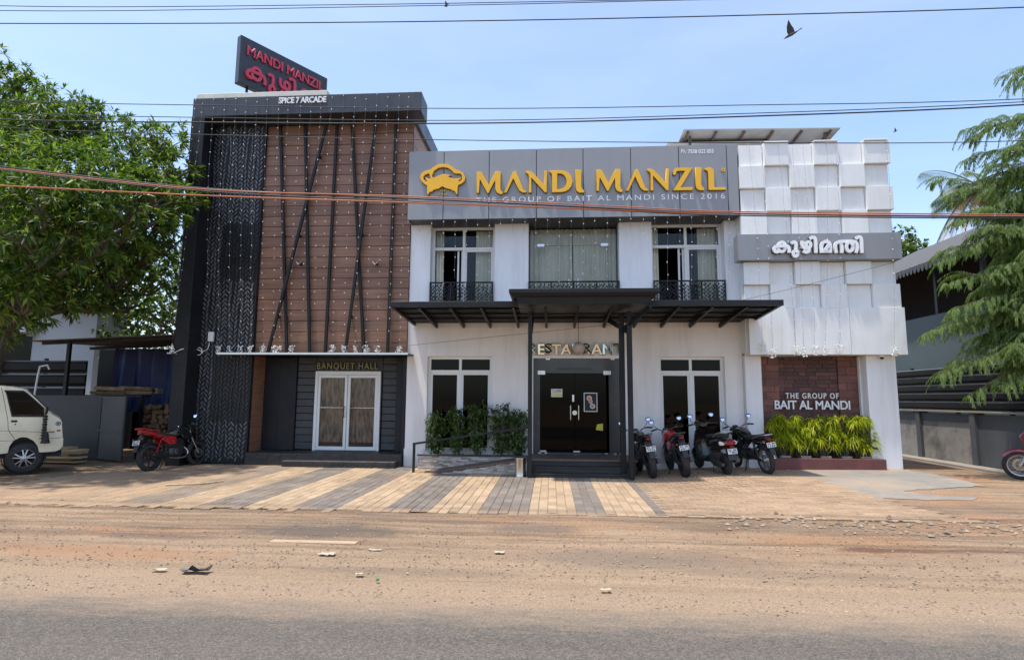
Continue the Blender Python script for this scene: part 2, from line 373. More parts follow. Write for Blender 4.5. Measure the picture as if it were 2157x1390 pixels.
def dirt_mat():
    mt, n, l, b = nt('dirt_verge')
    tc = n.new('ShaderNodeTexCoord'); v = tc.outputs['Object']
    def N(s, d=6, r=.6, off=0, st=(1, 1, 1)):
        mp = n.new('ShaderNodeMapping'); mp.inputs['Location'].default_value = (off, off*.7, 0); mp.inputs['Scale'].default_value = st; l.new(v, mp.inputs['Vector'])
        x = node(n, 'ShaderNodeTexNoise', i_Scale=s, i_Detail=d, i_Roughness=r); l.new(mp.outputs[0], x.inputs['Vector']); return x.outputs[0]
    r1 = ramp(n, [(.3, SAND), (.7, SAND2)]); l.new(N(.8), r1.inputs[0])
    r2 = ramp(n, [(.52, (0, 0, 0)), (.68, (.85,)*3)]); l.new(N(.33, 5, .6, 3.1, (.6, 1.4, 1)), r2.inputs[0]); c = mixc(n, l, r2.outputs[0], r1.outputs[0], REDE)
    r3 = ramp(n, [(.50, (0, 0, 0)), (.62, (.85,)*3)]); l.new(N(.55, 6, .65, 11.7, (.45, 1.6, 1)), r3.inputs[0]); c = mixc(n, l, r3.outputs[0], c, GRAV)
    r4 = ramp(n, [(.40, (.55,)*3), (.55, (1, 1, 1)), (.70, (1.3,)*3)]); l.new(N(60, 4, .7), r4.inputs[0]); c = mixc(n, l, .8, c, r4.outputs[0], 'MULTIPLY')
    r7 = ramp(n, [(.35, (.72,)*3), (.5, (1, 1, 1)), (.68, (1.16,)*3)]); l.new(N(1.4, 7, .7, 8, (.16, 3.2, 1)), r7.inputs[0]); c = mixc(n, l, .9, c, r7.outputs[0], 'MULTIPLY')
    r5 = ramp(n, [(.60, (0, 0, 0)), (.70, (.6,)*3)]); l.new(N(26, 5, .7, 5), r5.inputs[0]); c = mixc(n, l, r5.outputs[0], c, (.13, .10, .08))
    def patch(c, px, py, rx, ry, colr, amt, off):
        g_ = G(px, py); mp = n.new('ShaderNodeMapping'); mp.vector_type = 'TEXTURE'; mp.inputs['Location'].default_value = (g_.x, g_.y, 0); mp.inputs['Scale'].default_value = (rx, ry, 50); l.new(v, mp.inputs['Vector'])
        ln = n.new('ShaderNodeVectorMath'); ln.operation = 'LENGTH'; l.new(mp.outputs[0], ln.inputs[0]); m1 = n.new('ShaderNodeMath'); m1.operation = 'MULTIPLY_ADD'; m1.inputs[1].default_value = 1.5; m1.inputs[2].default_value = -.75; l.new(N(2.2, 9, .75, off), m1.inputs[0])
        a_ = n.new('ShaderNodeMath'); l.new(ln.outputs['Value'], a_.inputs[0]); l.new(m1.outputs[0], a_.inputs[1]); rp = ramp(n, [(.55, (amt,)*3), (1.0, (0, 0, 0))]); l.new(a_.outputs[0], rp.inputs[0]); return mixc(n, l, rp.outputs[0], c, colr)
    sy_ = n.new('ShaderNodeSeparateXYZ'); l.new(v, sy_.inputs[0]); mr = node(n, 'ShaderNodeMapRange'); mr.inputs[1].default_value = 6.7; mr.inputs[2].default_value = 5.6; l.new(sy_.outputs[1], mr.inputs[0])
    a = n.new('ShaderNodeMath'); a.operation = 'MULTIPLY_ADD'; a.inputs[1].default_value = 1.3; a.inputs[2].default_value = -.55; l.new(N(2.5, 8, .7, 2), a.inputs[0])
    ad = n.new('ShaderNodeMath'); l.new(mr.outputs[0], ad.inputs[0]); l.new(a.outputs[0], ad.inputs[1]); rd = ramp(n, [(.1, (0, 0, 0)), (.85, (1, 1, 1))]); l.new(ad.outputs[0], rd.inputs[0])
    r6 = ramp(n, [(.36, (.5,)*3), (.55, (1, 1, 1)), (.70, (1.25,)*3)]); l.new(N(55, 4, .7), r6.inputs[0]); c = mixc(n, l, rd.outputs[0], c, mixc(n, l, .7, SAND2, r6.outputs[0], 'MULTIPLY'))
    c = mixc(n, l, .75, c, r7.outputs[0], 'MULTIPLY')
    for q in ((690, 1116, 1.15, .42, (.13, .105, .085), .85, 1), (330, 1128, .9, .2, (.17, .125, .095), .7, 4), (190, 1158, 1.7, .30, (.34, .19, .105), .6, 9), (1870, 1158, .62, .13, (.15, .085, .055), .95, 6), (2080, 1163, .8, .08, (.17, .095, .06), .85, 7), (1700, 1135, .9, .22, (.34, .19, .105), .5, 12), (1130, 1112, .7, .22, (.16, .125, .10), .7, 15), (2050, 1115, 1.0, .4, (.34, .19, .105), .45, 18), (1350, 1175, 1.4, .5, (.20, .155, .115), .65, 21), (1650, 1210, 1.5, .18, (.22, .165, .115), .6, 31), (900, 1205, 1.3, .15, (.22, .165, .12), .55, 33), (80, 1120, .8, .25, (.2, .15, .11), .6, 35), (1000, 1100, 1.2, .12, (.15, .115, .09), .7, 37), (640, 1080, .8, .1, (.34, .19, .105), .6, 25)): c = patch(c, *q)
    l.new(c, b.inputs['Base Color']); b.inputs['Roughness'].default_value = .95; b.inputs['Specular IOR Level'].default_value = .15
    bp = node(n, 'ShaderNodeBump', i_Distance=.022); l.new(N(22, 8, .75), bp.inputs['Height']); l.new(bp.outputs[0], b.inputs['Normal']); return mt
def road_mat():
    mt, n, l, b = nt('asphalt')
    tc = n.new('ShaderNodeTexCoord'); v = tc.outputs['Object']
    def N(s, d=6, r=.6, st=(1, 1, 1)):
        mp = n.new('ShaderNodeMapping'); mp.inputs['Scale'].default_value = st; l.new(v, mp.inputs['Vector'])
        x = node(n, 'ShaderNodeTexNoise', i_Scale=s, i_Detail=d, i_Roughness=r); l.new(mp.outputs[0], x.inputs['Vector']); return x.outputs[0]
    r1 = ramp(n, [(.3, (.110, .096, .080)), (.7, (.152, .134, .112))]); l.new(N(.7, 6, .65, (.12, 2.0, 1)), r1.inputs[0])
    vo = node(n, 'ShaderNodeTexVoronoi', i_Scale=95); l.new(v, vo.inputs['Vector'])
    rv = ramp(n, [(0, (.45, .45, .45)), (.5, (1, 1, 1)), (1, (1.9, 1.85, 1.8))]); sp = n.new('ShaderNodeSeparateColor'); l.new(vo.outputs['Color'], sp.inputs[0]); l.new(sp.outputs[0], rv.inputs[0])
    c = mixc(n, l, .55, r1.outputs[0], rv.outputs[0], 'MULTIPLY')
    r2 = ramp(n, [(.35, (.75,)*3), (.65, (1.3,)*3)]); l.new(N(130, 3, .7), r2.inputs[0]); c = mixc(n, l, .8, c, r2.outputs[0], 'MULTIPLY')
    # dust drifted on to the edge of the road
    sx = n.new('ShaderNodeSeparateXYZ'); l.new(v, sx.inputs[0])
    mr = node(n, 'ShaderNodeMapRange'); mr.inputs[1].default_value = 3.95; mr.inputs[2].default_value = 4.80; l.new(sx.outputs[1], mr.inputs[0])
    nz = N(5.0, 10, .78, (.35, 1.6, 1)); a = n.new('ShaderNodeMath'); a.operation = 'MULTIPLY_ADD'; a.inputs[1].default_value = 1.5; a.inputs[2].default_value = -.75; l.new(nz, a.inputs[0])
    ad = n.new('ShaderNodeMath'); ad.operation = 'ADD'; l.new(mr.outputs[0], ad.inputs[0]); l.new(a.outputs[0], ad.inputs[1])
    rd = ramp(n, [(.22, (0, 0, 0)), (.62, (.55,)*3), (.95, (1, 1, 1))]); l.new(ad.outputs[0], rd.inputs[0])
    r6 = ramp(n, [(.36, (.5,)*3), (.55, (1, 1, 1)), (.70, (1.25,)*3)]); l.new(N(55, 4, .7), r6.inputs[0])
    sand = mixc(n, l, .7, SAND2, r6.outputs[0], 'MULTIPLY')
    c = mixc(n, l, rd.outputs[0], c, sand); l.new(c, b.inputs['Base Color']); b.inputs['Roughness'].default_value = .85; b.inputs['Specular IOR Level'].default_value = .3
    bp = node(n, 'ShaderNodeBump', i_Distance=.008); l.new(vo.outputs['Distance'], bp.inputs['Height']); l.new(bp.outputs[0], b.inputs['Normal']); return mt
def paver_mat(name, col, dust):
    mt, n, l, b = nt(name)
    ge = n.new('ShaderNodeNewGeometry'); oi = n.new('ShaderNodeObjectInfo'); ad = n.new('ShaderNodeMath'); l.new(ge.outputs['Random Per Island'], ad.inputs[0]); l.new(oi.outputs['Random'], ad.inputs[1])
    fr = n.new('ShaderNodeMath'); fr.operation = 'FRACT'; l.new(ad.outputs[0], fr.inputs[0]); r1 = ramp(n, [(0, sc(col, .84)), (1, sc(col, 1.14))]); l.new(fr.outputs[0], r1.inputs[0])
    v = ge.outputs['Position']
    n1 = node(n, 'ShaderNodeTexNoise', i_Scale=1.1, i_Detail=8, i_Roughness=.7); l.new(v, n1.inputs['Vector'])
    sx = n.new('ShaderNodeSeparateXYZ'); l.new(v, sx.inputs[0])
    # sand carried on to the paving from the verge and from the left
    a = node(n, 'ShaderNodeMapRange'); a.inputs[1].default_value = -5.0; a.inputs[2].default_value = -8.5; a.inputs[4].default_value = .45; l.new(sx.outputs[0], a.inputs[0])
    d = node(n, 'ShaderNodeMapRange'); d.inputs[1].default_value = 8.6; d.inputs[2].default_value = 8.1; d.inputs[4].default_value = .35; l.new(sx.outputs[1], d.inputs[0])
    s1 = n.new('ShaderNodeMath'); l.new(a.outputs[0], s1.inputs[0]); l.new(d.outputs[0], s1.inputs[1]); s2 = n.new('ShaderNodeMath'); l.new(s1.outputs[0], s2.inputs[0]); l.new(n1.outputs[0], s2.inputs[1])
    r2 = ramp(n, [(.50, (0, 0, 0)), (.85, (dust,)*3)]); l.new(s2.outputs[0], r2.inputs[0]); c = mixc(n, l, r2.outputs[0], r1.outputs[0], (.36, .245, .15))
    n2 = node(n, 'ShaderNodeTexNoise', i_Scale=45, i_Detail=4); l.new(v, n2.inputs['Vector']); r3 = ramp(n, [(.35, (.8,)*3), (.65, (1.15,)*3)]); l.new(n2.outputs[0], r3.inputs[0]); c = mixc(n, l, .7, c, r3.outputs[0], 'MULTIPLY')
    n3 = node(n, 'ShaderNodeTexNoise', i_Scale=.7, i_Detail=5); l.new(v, n3.inputs['Vector']); r4 = ramp(n, [(.3, (.78,)*3), (.65, (1.08,)*3)]); l.new(n3.outputs[0], r4.inputs[0]); c = mixc(n, l, .8, c, r4.outputs[0], 'MULTIPLY')
    l.new(c, b.inputs['Base Color']); b.inputs['Roughness'].default_value = .85; b.inputs['Specular IOR Level'].default_value = .25
    bp = node(n, 'ShaderNodeBump', i_Distance=.004); l.new(n2.outputs[0], bp.inputs['Height']); l.new(bp.outputs[0], b.inputs['Normal']); return mt
DIRT = dirt_mat(); ROAD = road_mat()
PAV_T = paver_mat('tan_paver', (.41, .30, .192), .8); PAV_D = paver_mat('grey_paver', (.20, .172, .145), .85); PAV_O = paver_mat('dusty_paver', (.35, .245, .157), .9)
LEAF_M = leaf_mat('mango_leaf', (.045, .088, .015), (.26, .31, .065), .42, .42, .35)
LEAF_B = leaf_mat('background_leaf', (.05, .09, .016), (.19, .24, .045), .4)
LEAF_F = leaf_mat('feathery_leaf', (.10, .155, .05), (.26, .32, .11), .4, .6, .2)
LEAF_L = leaf_mat('lime_leaf', (.24, .29, .010), (.66, .61, .03), .5, .45)
LEAF_S = leaf_mat('shrub_leaf', (.035, .07, .016), (.15, .20, .045), .3, .4)
LEAF_P = leaf_mat('palm_leaf', (.05, .085, .03), (.12, .15, .05), .3, .5)
DRY = mat('dry_frond', (.30, .19, .10), .9, var=.3)
# ================================================================== THE SETTING
def hnoise(x, y):
    return (math.sin(x*1.7+y*.9)*.5+math.sin(x*.6-y*2.3+1.3)*.5+math.sin(x*3.9+y*3.1+.4)*.3)*.012-.020*math.exp(-((y-5.85-.12*math.sin(.35*x))/.11)**2)-.020*math.exp(-((y-7.25-.12*math.sin(.35*x+.3))/.11)**2)-.012*math.exp(-((y-6.6+.10*x*.3)/.09)**2)+.010*math.sin(x*9+y*5)*math.sin(y*11-x*3)*.5
def pavezone(x, y): return y > 8.22 and -9.9 < x < 5.0 and y < 13.6
def gridlines(segs):
    out = []
    for a, b, s in segs:
        k = max(1, int(round((b-a)/s))); out += [a+(b-a)*i/k for i in range(k)]
    return out+[segs[-1][1]]
gx = gridlines([(-300, -60, 60), (-60, -16, 6), (-16, 14, .25), (14, 60, 6), (60, 300, 60)])
gy = gridlines([(-200, -20, 45), (-20, 4, 4), (4, 5.2, .2), (5.2, 8.4, .06), (8.4, 18, .25), (18, 60, 7), (60, 500, 110)])
gv = []
for y in gy:
    for x in gx:
        z = gz(x, y)
        if pavezone(x, y): z -= .035
        elif 4.2 < y < 9 or x > 5 or x < -9.9: z += hnoise(x, y)*(1 if y < 9 else .4) - .004
        if y < 5.6: z = -.02+(z+.02)*smooth(5.0, 5.6, y)
        gv.append((x, y, z))
nx = len(gx)
gf = [(j*nx+i, j*nx+i+1, (j+1)*nx+i+1, (j+1)*nx+i) for j in range(len(gy)-1) for i in range(nx-1)]
setp(raw('ground', gv, gf, DIRT, smooth=True), kind='structure')
rv = []; rxs = gridlines([(-300, -20, 40), (-20, 20, .25), (20, 300, 40)])
for x in rxs:
    e = 5.45
    rv += [(x, -6.0, .004), (x, 4.5, .006), (x, e, -.03)]
rf = [(3*i+k, 3*i+3+k, 3*i+4+k, 3*i+1+k) for i in range(len(rxs)-1) for k in (0, 1)]
setp(raw('road', rv, rf, ROAD, smooth=True), kind='structure')
# --- block paving of the forecourt
bedding = mat('bedding_sand', (.33, .245, .17), .95, var=.2, vs=20)
bx = gridlines([(-9.8, 5.0, .4)]); by = gridlines([(8.28, 13.55, .4)])
pave = raw('paving', [(x, y, gz(x, y)-.004) for y in by for x in bx], [(j*len(bx)+i, j*len(bx)+i+1, (j+1)*len(bx)+i+1, (j+1)*len(bx)+i) for j in range(len(by)-1) for i in range(len(bx)-1)], bedding, smooth=True)
setp(pave, kind='structure')
def paver_geo(w, l, h=.03, c=.006):
    a, b = w/2, l/2
    v = [(-a, -b, -h), (a, -b, -h), (a, b, -h), (-a, b, -h), (-a, -b, -c), (a, -b, -c), (a, b, -c), (-a, b, -c), (-a+c, -b+c, 0), (a-c, -b+c, 0), (a-c, b-c, 0), (-a+c, b-c, 0)]
    f = [(0, 1, 5, 4), (1, 2, 6, 5), (2, 3, 7, 6), (3, 0, 4, 7), (4, 5, 9, 8), (5, 6, 10, 9), (6, 7, 11, 10), (7, 4, 8, 11), (8, 9, 10, 11)]
    return v, f
stripes = []
tans = [(.77, 1.48), (-.32, .36), (-1.74, -1.03), (-3.10, -2.40), (-4.48, -3.77), (-5.85, -5.18), (-7.25, -6.55), (-8.65, -7.95)]
stripes.append((1.48, 1.62, 1, 'd'))
for i, (a, b) in enumerate(tans):
    stripes.append((a, b, 5, 't'))
    nxt = tans[i+1][1] if i+1 < len(tans) else -9.6
    stripes.append((nxt, a, 3 if i == 0 else 5 if nxt > -9 else 7, 'd'))
slots = []
ROWL = .285
for a, b, k, c in stripes:
    w = (b-a)/k
    for q in range(k):
        x = a+w*(q+.5); y0 = 8.20+.02*x*(.6 if x < 0 else .5)+random.choice((0, .14)) - (.10 if c == 'd' and random.random() < .3 else 0)
        if x < -6: y0 -= .02
        y = y0
        while y < 13.3:
            slots.append((x, y+ROWL/2, w-.006, ROWL-.007, c)); y += ROWL
slots.sort(key=lambda s: s[0]**2*.35+s[1]**2)
pm = {}
for c, mt in (('t', PAV_T), ('d', PAV_D)):
    v, f = paver_geo(.136, .278); me = bpy.data.meshes.new('paver'); me.from_pydata(v, [], f); me.materials.append(mt); pm[c] = me
near = [s for s in slots if s[1] < 11.9 and s[0] > -4.5][:300]; nearset = set(near)
for x, y, w, l_, c in near:
    o = bpy.data.objects.new('paver', pm[c]); COL.objects.link(o); o.parent = pave
    o.location = (x, y, gz(x, y)+.010+random.uniform(-.003, .003)); o.scale = (w/.136, l_/.278, 1); o.rotation_euler = (random.gauss(0, .006), random.gauss(0, .006), random.gauss(0, .004))
def paver_field(name, items, mt):
    v = []; f = []
    for x, y, w, l_ in items:
        a, b = paver_geo(w, l_); n = len(v); z = gz(x, y)+.010+random.uniform(-.003, .003); tx, ty = random.gauss(0, .006), random.gauss(0, .006)
        v += [(x+p[0], y+p[1], z+p[2]+p[0]*tx+p[1]*ty) for p in a]; f += [tuple(i+n for i in q) for q in b]
    o = raw(name, v, f, mt, pave); setp(o, kind='stuff'); return o
paver_field('tan_pavers', [s[:4] for s in slots if s[4] == 't' and s not in nearset], PAV_T)
paver_field('grey_pavers', [s[:4] for s in slots if s[4] == 'd' and s not in nearset], PAV_D)
items = []
for r in range(40):
    y = 8.34+r*.122; x = 1.70+(r % 2)*.12
    xe = 5.6-.16*(y-8.3) if y < 10.5 else 5.15
    while x < xe:
        if not (r == 0 and random.random() < .45) and y < 13.2: items.append((x+.06, y, .238, .116))
        x += .243
paver_field('dusty_pavers', items, PAV_O)
# --- grey concrete apron on the right
ap = [G(*q) for q in [(1640, 990), (1674, 998), (1696, 1008), (1744, 1025), (1792, 1041), (1831, 1048), (1930, 1052), (2056, 1055), (2060, 1048), (1990, 1046), (1900, 1035), (1960, 1030), (2073, 1024), (2010, 1008), (1958, 997), (1893, 988), (1880, 984), (1640, 984)]]
ap2 = []
for p, q in zip(ap, ap[1:]+ap[:1]):
    k_ = max(1, int((q-p).length/.12))
    for i in range(k_): r_ = p.lerp(q, i/k_); ap2.append((r_.x+random.gauss(0, .018), r_.y+random.gauss(0, .022)))
me = fill2d([ap2], .02, lambda u, v, w: Vector((u, v, w)))
bm = bmesh.new(); bm.from_mesh(me); bmesh.ops.triangulate(bm, faces=bm.faces); bmesh.ops.subdivide_edges(bm, edges=bm.edges, cuts=3, use_grid_fill=True)
for v in bm.verts: v.co.z = v.co.z*.3+gz(v.co.x, v.co.y)+.004+hnoise(v.co.x, v.co.y)*.2
bm.to_mesh(me); bm.free(); setp(finish('concrete_apron', me, CONC), kind='structure')
# --- loose stones and gravel on the verge
def stone_geo(r):
    v = []; 
    for s in ((1, 0, 0), (-1, 0, 0), (0, 1, 0), (0, -1, 0), (0, 0, .6), (0, 0, -.4)):
        k = r*random.uniform(.7, 1.3); v.append((s[0]*k, s[1]*k, s[2]*k))
    return v, [(0, 2, 4), (2, 1, 4), (1, 3, 4), (3, 0, 4), (2, 0, 5), (1, 2, 5), (3, 1, 5), (0, 3, 5)]
def scatter(name, n, fx, fy, fr, mt):
    V = []; F = []
    for _ in range(n):
        x = fx(); y = fy(); r = fr(); a, b = stone_geo(r); k = len(V); t = random.random()*6.3; c, s = math.cos(t), math.sin(t); z = (.006-.036*max(0, (y-4.5)/.95) if y < 5.35 else gz(x, y)+(hnoise(x, y) if y < 9 else 0))+r*.15
        V += [(x+p[0]*c-p[1]*s, y+p[0]*s+p[1]*c, z+p[2]) for p in a]; F += [tuple(i+k for i in q) for q in b]
    o = raw(name, V, F, mt); return setp(o, kind='stuff')
ST1 = mat('gravel_stone', (.26, .195, .14), .9, var=.3, vs=5, island=.6); ST2 = mat('pale_stone', (.31, .235, .165), .9, var=.2, island=.4)
setp(scatter('gravel', 6500, lambda: random.uniform(-7.5, 7), lambda: 4.6+abs(random.gauss(.7, 1.3)) % 3.6, lambda: random.choice((.004, .005, .006, .008, .010, .013)), ST1), 'loose dark gravel scattered over the sandy verge', 'gravel')
setp(scatter('pebbles', 1500, lambda: random.uniform(-7.5, 7), lambda: 4.7+random.random()*3.6, lambda: random.choice((.006, .008, .012, .016)), ST2), 'loose pale pebbles scattered over the sandy verge', 'pebbles')
setp(scatter('rubble', 420, lambda: random.uniform(2.2, 7.4), lambda: random.gauss(8.0, .30), lambda: random.choice((.010, .012, .018, .025, .032, .045)), ST2), 'broken stone rubble along the crumbled paving edge on the right', 'rubble')

# ================================================================== BANQUET HALL TOWER
tw = thing('banquet_hall_tower', 'tall black and wood clad banquet hall tower with slanted black bars', 'building', (-6.2, 13.6, 0))
MB().box(-8.83, -3.50, 13.62, 19, 2.72, 8.52).box(-8.83, -7.46, 13.62, 19, 0, 2.72).box(-7.46, -3.50, 14.22, 19, 0, 2.72).build('wall', BLACKW, tw)
MB().box(-8.89, -3.12, 12.9, 13.56, 8.50, 8.98).box(-8.89, -3.35, 13.56, 19, 8.50, 8.94).build('cornice', CORN, tw, bevel=.008)
MB().box(-8.90, -8.56, 12.9, 13.56, 0, 8.498).build('side_column', BLACKW, tw, bevel=.006)
MB().box(-9.05, -5.62, 13.25, 13.45, 8.985, 9.30).box(-9.05, -8.85, 13.45, 18.9, 8.985, 9.28).build('parapet', CREAM, tw, bevel=.01)
# screen of cut-out leaves
zs = [0.02, 1.02, 2.62, 4.05, 5.55, 7.05, 8.498]
for z0, z1 in zip(zs[:-1], zs[1:]):
    box('screen_panel', BLACKW, tw, -8.556, -7.236, 13.40, 13.52, z0+.006, z1-.006)
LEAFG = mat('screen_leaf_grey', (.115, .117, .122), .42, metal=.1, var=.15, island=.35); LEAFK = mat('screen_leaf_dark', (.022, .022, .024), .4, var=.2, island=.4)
lv = {0: ([], []), 1: ([], [])}
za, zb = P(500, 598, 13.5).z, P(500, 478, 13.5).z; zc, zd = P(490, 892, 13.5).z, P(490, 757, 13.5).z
def leafshape(x, z, ang, L, Wd, y, store):
    c, s = math.cos(ang), math.sin(ang); V, F = store; n = len(V)
    out = [(0, 0), (.25, .42), (.6, .40), (1, 0), (.6, -.40), (.25, -.42)]
    for yy in (y, y+.02):
        for a, b in out:
            u, w = a*L, b*Wd; V.append((x+u*s+w*c, yy, z+u*c-w*s))
    F += [(n, n+1, n+2, n+3, n+4, n+5)]+[(n+i, n+6+i, n+6+(i+1) % 6, n+(i+1) % 6) for i in range(6)]
x = -8.47; ci = 0
while x < -7.27:
    z = .04+random.random()*.1; side = 1
    while z < 8.40:
        xx = x+.018*math.sin(z*3.1+ci*1.7)
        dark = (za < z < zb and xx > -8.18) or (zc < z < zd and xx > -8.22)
        a = side*R(random.uniform(24, 36))+.14*math.sin(z*1.3+ci*2)
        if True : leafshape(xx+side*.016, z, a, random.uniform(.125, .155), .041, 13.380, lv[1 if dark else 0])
        z += .056; side = -side
    x += .185; ci += 1
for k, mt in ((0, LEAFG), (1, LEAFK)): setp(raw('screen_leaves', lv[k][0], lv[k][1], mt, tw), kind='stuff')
# wood planks, front and right return
zt, zb_ = 8.495, 2.66; nrow = 22; rh = (zt-zb_)/nrow
MB().box(-7.235, -3.475, 13.545, 13.62, zb_, zt).build('cladding_backing', SEAM, tw)
def plank(x0, x1, y0, y1, z0, z1):
    o = MB().box(x0, x1, y0, y1, z0, z1).build('wood_plank', WOOD, tw, bevel=.004); return o
for i in range(nrow):
    z0 = zb_+i*rh; plank(-7.235, -3.46, 13.50, 13.545, z0+.006, z0+rh-.006)
    if z0 > 5.6: plank(-3.474, -3.44, 13.55, 15.4, z0+.006, z0+rh-.006)
for a, b in [((592, 240), (604, 747)), ((644, 240), (652, 747)), ((692, 240), (567, 747)), ((711, 240), (685, 747)), ((742, 240), (766, 747)), ((795, 240), (729, 747)), ((835, 240), (816, 747))]:
    p, q = P(*a, 13.42), P(*b, 13.42); p.z = min(p.z, 8.495); q.z = 2.67
    if a[0] in (692, 795): p.y = q.y = 13.355
    MB().bar(p, q, .065, .06, up=(0, 1, 0)).build('slanted_bar', BLACK, tw, bevel=.004)
    mb = MB()
    for t in (.15, .5, .85):
        c = p.lerp(q, t); mb.box(c.x-.02, c.x+.02, c.y+.02, 13.52, c.z-.03, c.z+.03)
    mb.build('bar_bracket', BLACK, tw)
# lower storey in its recess
MB().box(-7.9, -3.30, 13.02, 14.2, 2.60, 2.635).build('ledge', BLACK, tw, bevel=.003)
MB().box(-7.9, -3.30, 13.005, 13.02, 2.595, 2.64).build('ledge_trim', STEEL, tw)
WOODP = box('wood_jamb', WOOD, tw, -7.46, -7.235, 13.50, 14.2, .0, 2.598)
box('dark_panel', BLACKW, tw, -7.234, -6.40, 14.05, 14.22, .30, 2.598, .01)
box('dark_panel', BLACKW, tw, -6.85, -6.84, 14.043, 14.05, .30, 2.598)
DPL = mat('charcoal_plank', (.040, .041, .045), .55, var=.25, vs=3, stretch=(.5, 1, 6), bump=.003, bs=20, dirt=(.09, .09, .09), dirt_amt=.4)
k = 0; z = .32
while z < 2.55:
    for x0, x1 in ((-6.39, -5.92), (-4.20, -3.78)):
        box('wall_plank', DPL, tw, x0, x1, 14.10, 14.22, z+.008, min(z+.172, 2.597), .006)
    z += .176
for x0, x1 in ((-5.91, -4.21),): box('wall_plank', DPL, tw, x0, x1, 14.10, 14.22, 2.26, 2.597, .006)
box('side_panel', BLACKW, tw, -3.77, -3.50, 13.8, 14.22, .30, 2.598, .01)
box('side_panel', BLACKW, tw, -3.56, -3.47, 13.56, 13.8, .0, 2.598, .01)
# tiled platform and steps
for nm, a in (('platform', (-7.234, -3.50, 13.32, 14.6, 0, .295)), ('step', (-6.2, -3.55, 13.05, 13.32, 0, .15))):
    box(nm, STONE_D, tw, *a, .008)
for r in range(2):
    zt0 = .15*r; yy = 13.05 if r == 0 else 13.32; xa, xb = (-6.2, -3.55) if r == 0 else (-7.2, -3.5)
    for q in range(2):
        x = xa+random.uniform(0, .2)
        while x < xb-.05:
            w = min(random.uniform(.25, .4), xb-x); box('riser_tile', STONE_D, tw, x+.004, x+w-.004, yy-.012-.006*random.random(), yy-.0005, zt0+.005+q*.07, zt0+.07+q*.07); x += w
# banquet door
bd = box('door', FRAME_W, tw, -5.90, -5.83, 14.02, 14.10, .30, 2.255)
mb = MB().box(-4.30, -4.23, 14.02, 14.10, .30, 2.255).box(-5.83, -4.30, 14.02, 14.10, 2.17, 2.255)
for x0, x1 in ((-5.825, -5.075), (-5.06, -4.305)):
    mb.box(x0, x0+.065, 14.03, 14.08, .31, 2.165).box(x1-.065, x1, 14.03, 14.08, .31, 2.165).box(x0+.065, x1-.065, 14.03, 14.08, .31, .40).box(x0+.065, x1-.065, 14.03, 14.08, 2.09, 2.165)
mb.build('door_frame', FRAME_W, bd, bevel=.004)
for x0, x1 in ((-5.76, -5.14), (-4.995, -4.37)):
    box('pane', GLASS, bd, x0, x1, 14.05, 14.056, .40, 2.09)
    for xx in (x0+.60 if x0 < -5.5 else x0+.02,):
        MB().tube([(xx+.035, 14.03, 1.12), (xx+.035, 13.98, 1.15), (xx+.035, 13.98, 1.35), (xx+.035, 14.03, 1.38)], .011).build('handle', PLASTIC, bd, smooth=True)
    box('mid_rail', STEEL, bd, x0, x1, 14.06, 14.07, 1.34, 1.36)
def curtain(name, parent, mt, x0, x1, z0, z1, y, amp=.03, wl_=.11, at=None):
    V = []; n = int((x1-x0)/wl_*8); ph = random.random()*6
    for i in range(n+1):
        x = x0+(x1-x0)*i/n; yy = y+amp*math.sin(2*math.pi*x/wl_+ph+.8*math.sin(x*5))+amp*.4*math.sin(x*37)
        V += [(x, yy, z0), (x+.01*math.sin(x*9), yy*.5+y*.5, z1)]
    return raw(name, V, [(2*i, 2*i+2, 2*i+3, 2*i+1) for i in range(n)], mt, parent, smooth=True, at=at)
for x0, x1 in ((-5.78, -5.12), (-5.02, -4.35)): curtain('curtain', bd, CURT_B, x0, x1, .50, 2.12, 14.13, .035, .17)
box('door_backing', INT, bd, -5.83, -4.30, 14.16, 14.21, .30, 2.25)

# ================================================================== RESTAURANT BLOCK
rb = thing('restaurant_building', 'white two storey restaurant block with dark windows under a grey fascia', 'building', (.5, 13.6, 0))
def rect(x0, x1, z0, z1): return [(x0, z0), (x1, z0), (x1, z1), (x0, z1)]
me = fill2d([rect(-3.455, 4.42, -.05, 3.50), rect(-2.96, -1.40, .33, 2.60), rect(-.42, 1.69, .33, 2.56), rect(2.52, 4.02, .14, 2.60)], .30, xz(13.70))
finish('lower_wall', me, WHITE_L, rb)
box('plinth_band', WHITE_L, rb, -3.47, -2.99, 13.535, 13.55, .0, .42)
for a, b in ((-3.452, -2.95), (-1.37, -.54), (1.64, 2.42), (4.12, 4.42)):
    box('pillar', WHITE, rb, a, b, 13.55, 13.95, 3.502, 5.90, .006)
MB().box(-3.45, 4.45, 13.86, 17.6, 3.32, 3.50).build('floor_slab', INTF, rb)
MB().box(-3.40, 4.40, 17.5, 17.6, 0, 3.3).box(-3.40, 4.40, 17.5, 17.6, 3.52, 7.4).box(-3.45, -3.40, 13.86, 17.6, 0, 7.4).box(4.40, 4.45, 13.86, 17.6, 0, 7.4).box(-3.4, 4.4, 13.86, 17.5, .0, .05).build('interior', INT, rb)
box('roof_slab', WHITE, rb, -3.45, 4.45, 13.92, 17.6, 7.30, 7.42)
SOF = mat('dark_soffit', (.055, .057, .06), .5, var=.1)
box('soffit', SOF, rb, -3.42, 4.36, 13.12, 13.98, 5.845, 5.905)
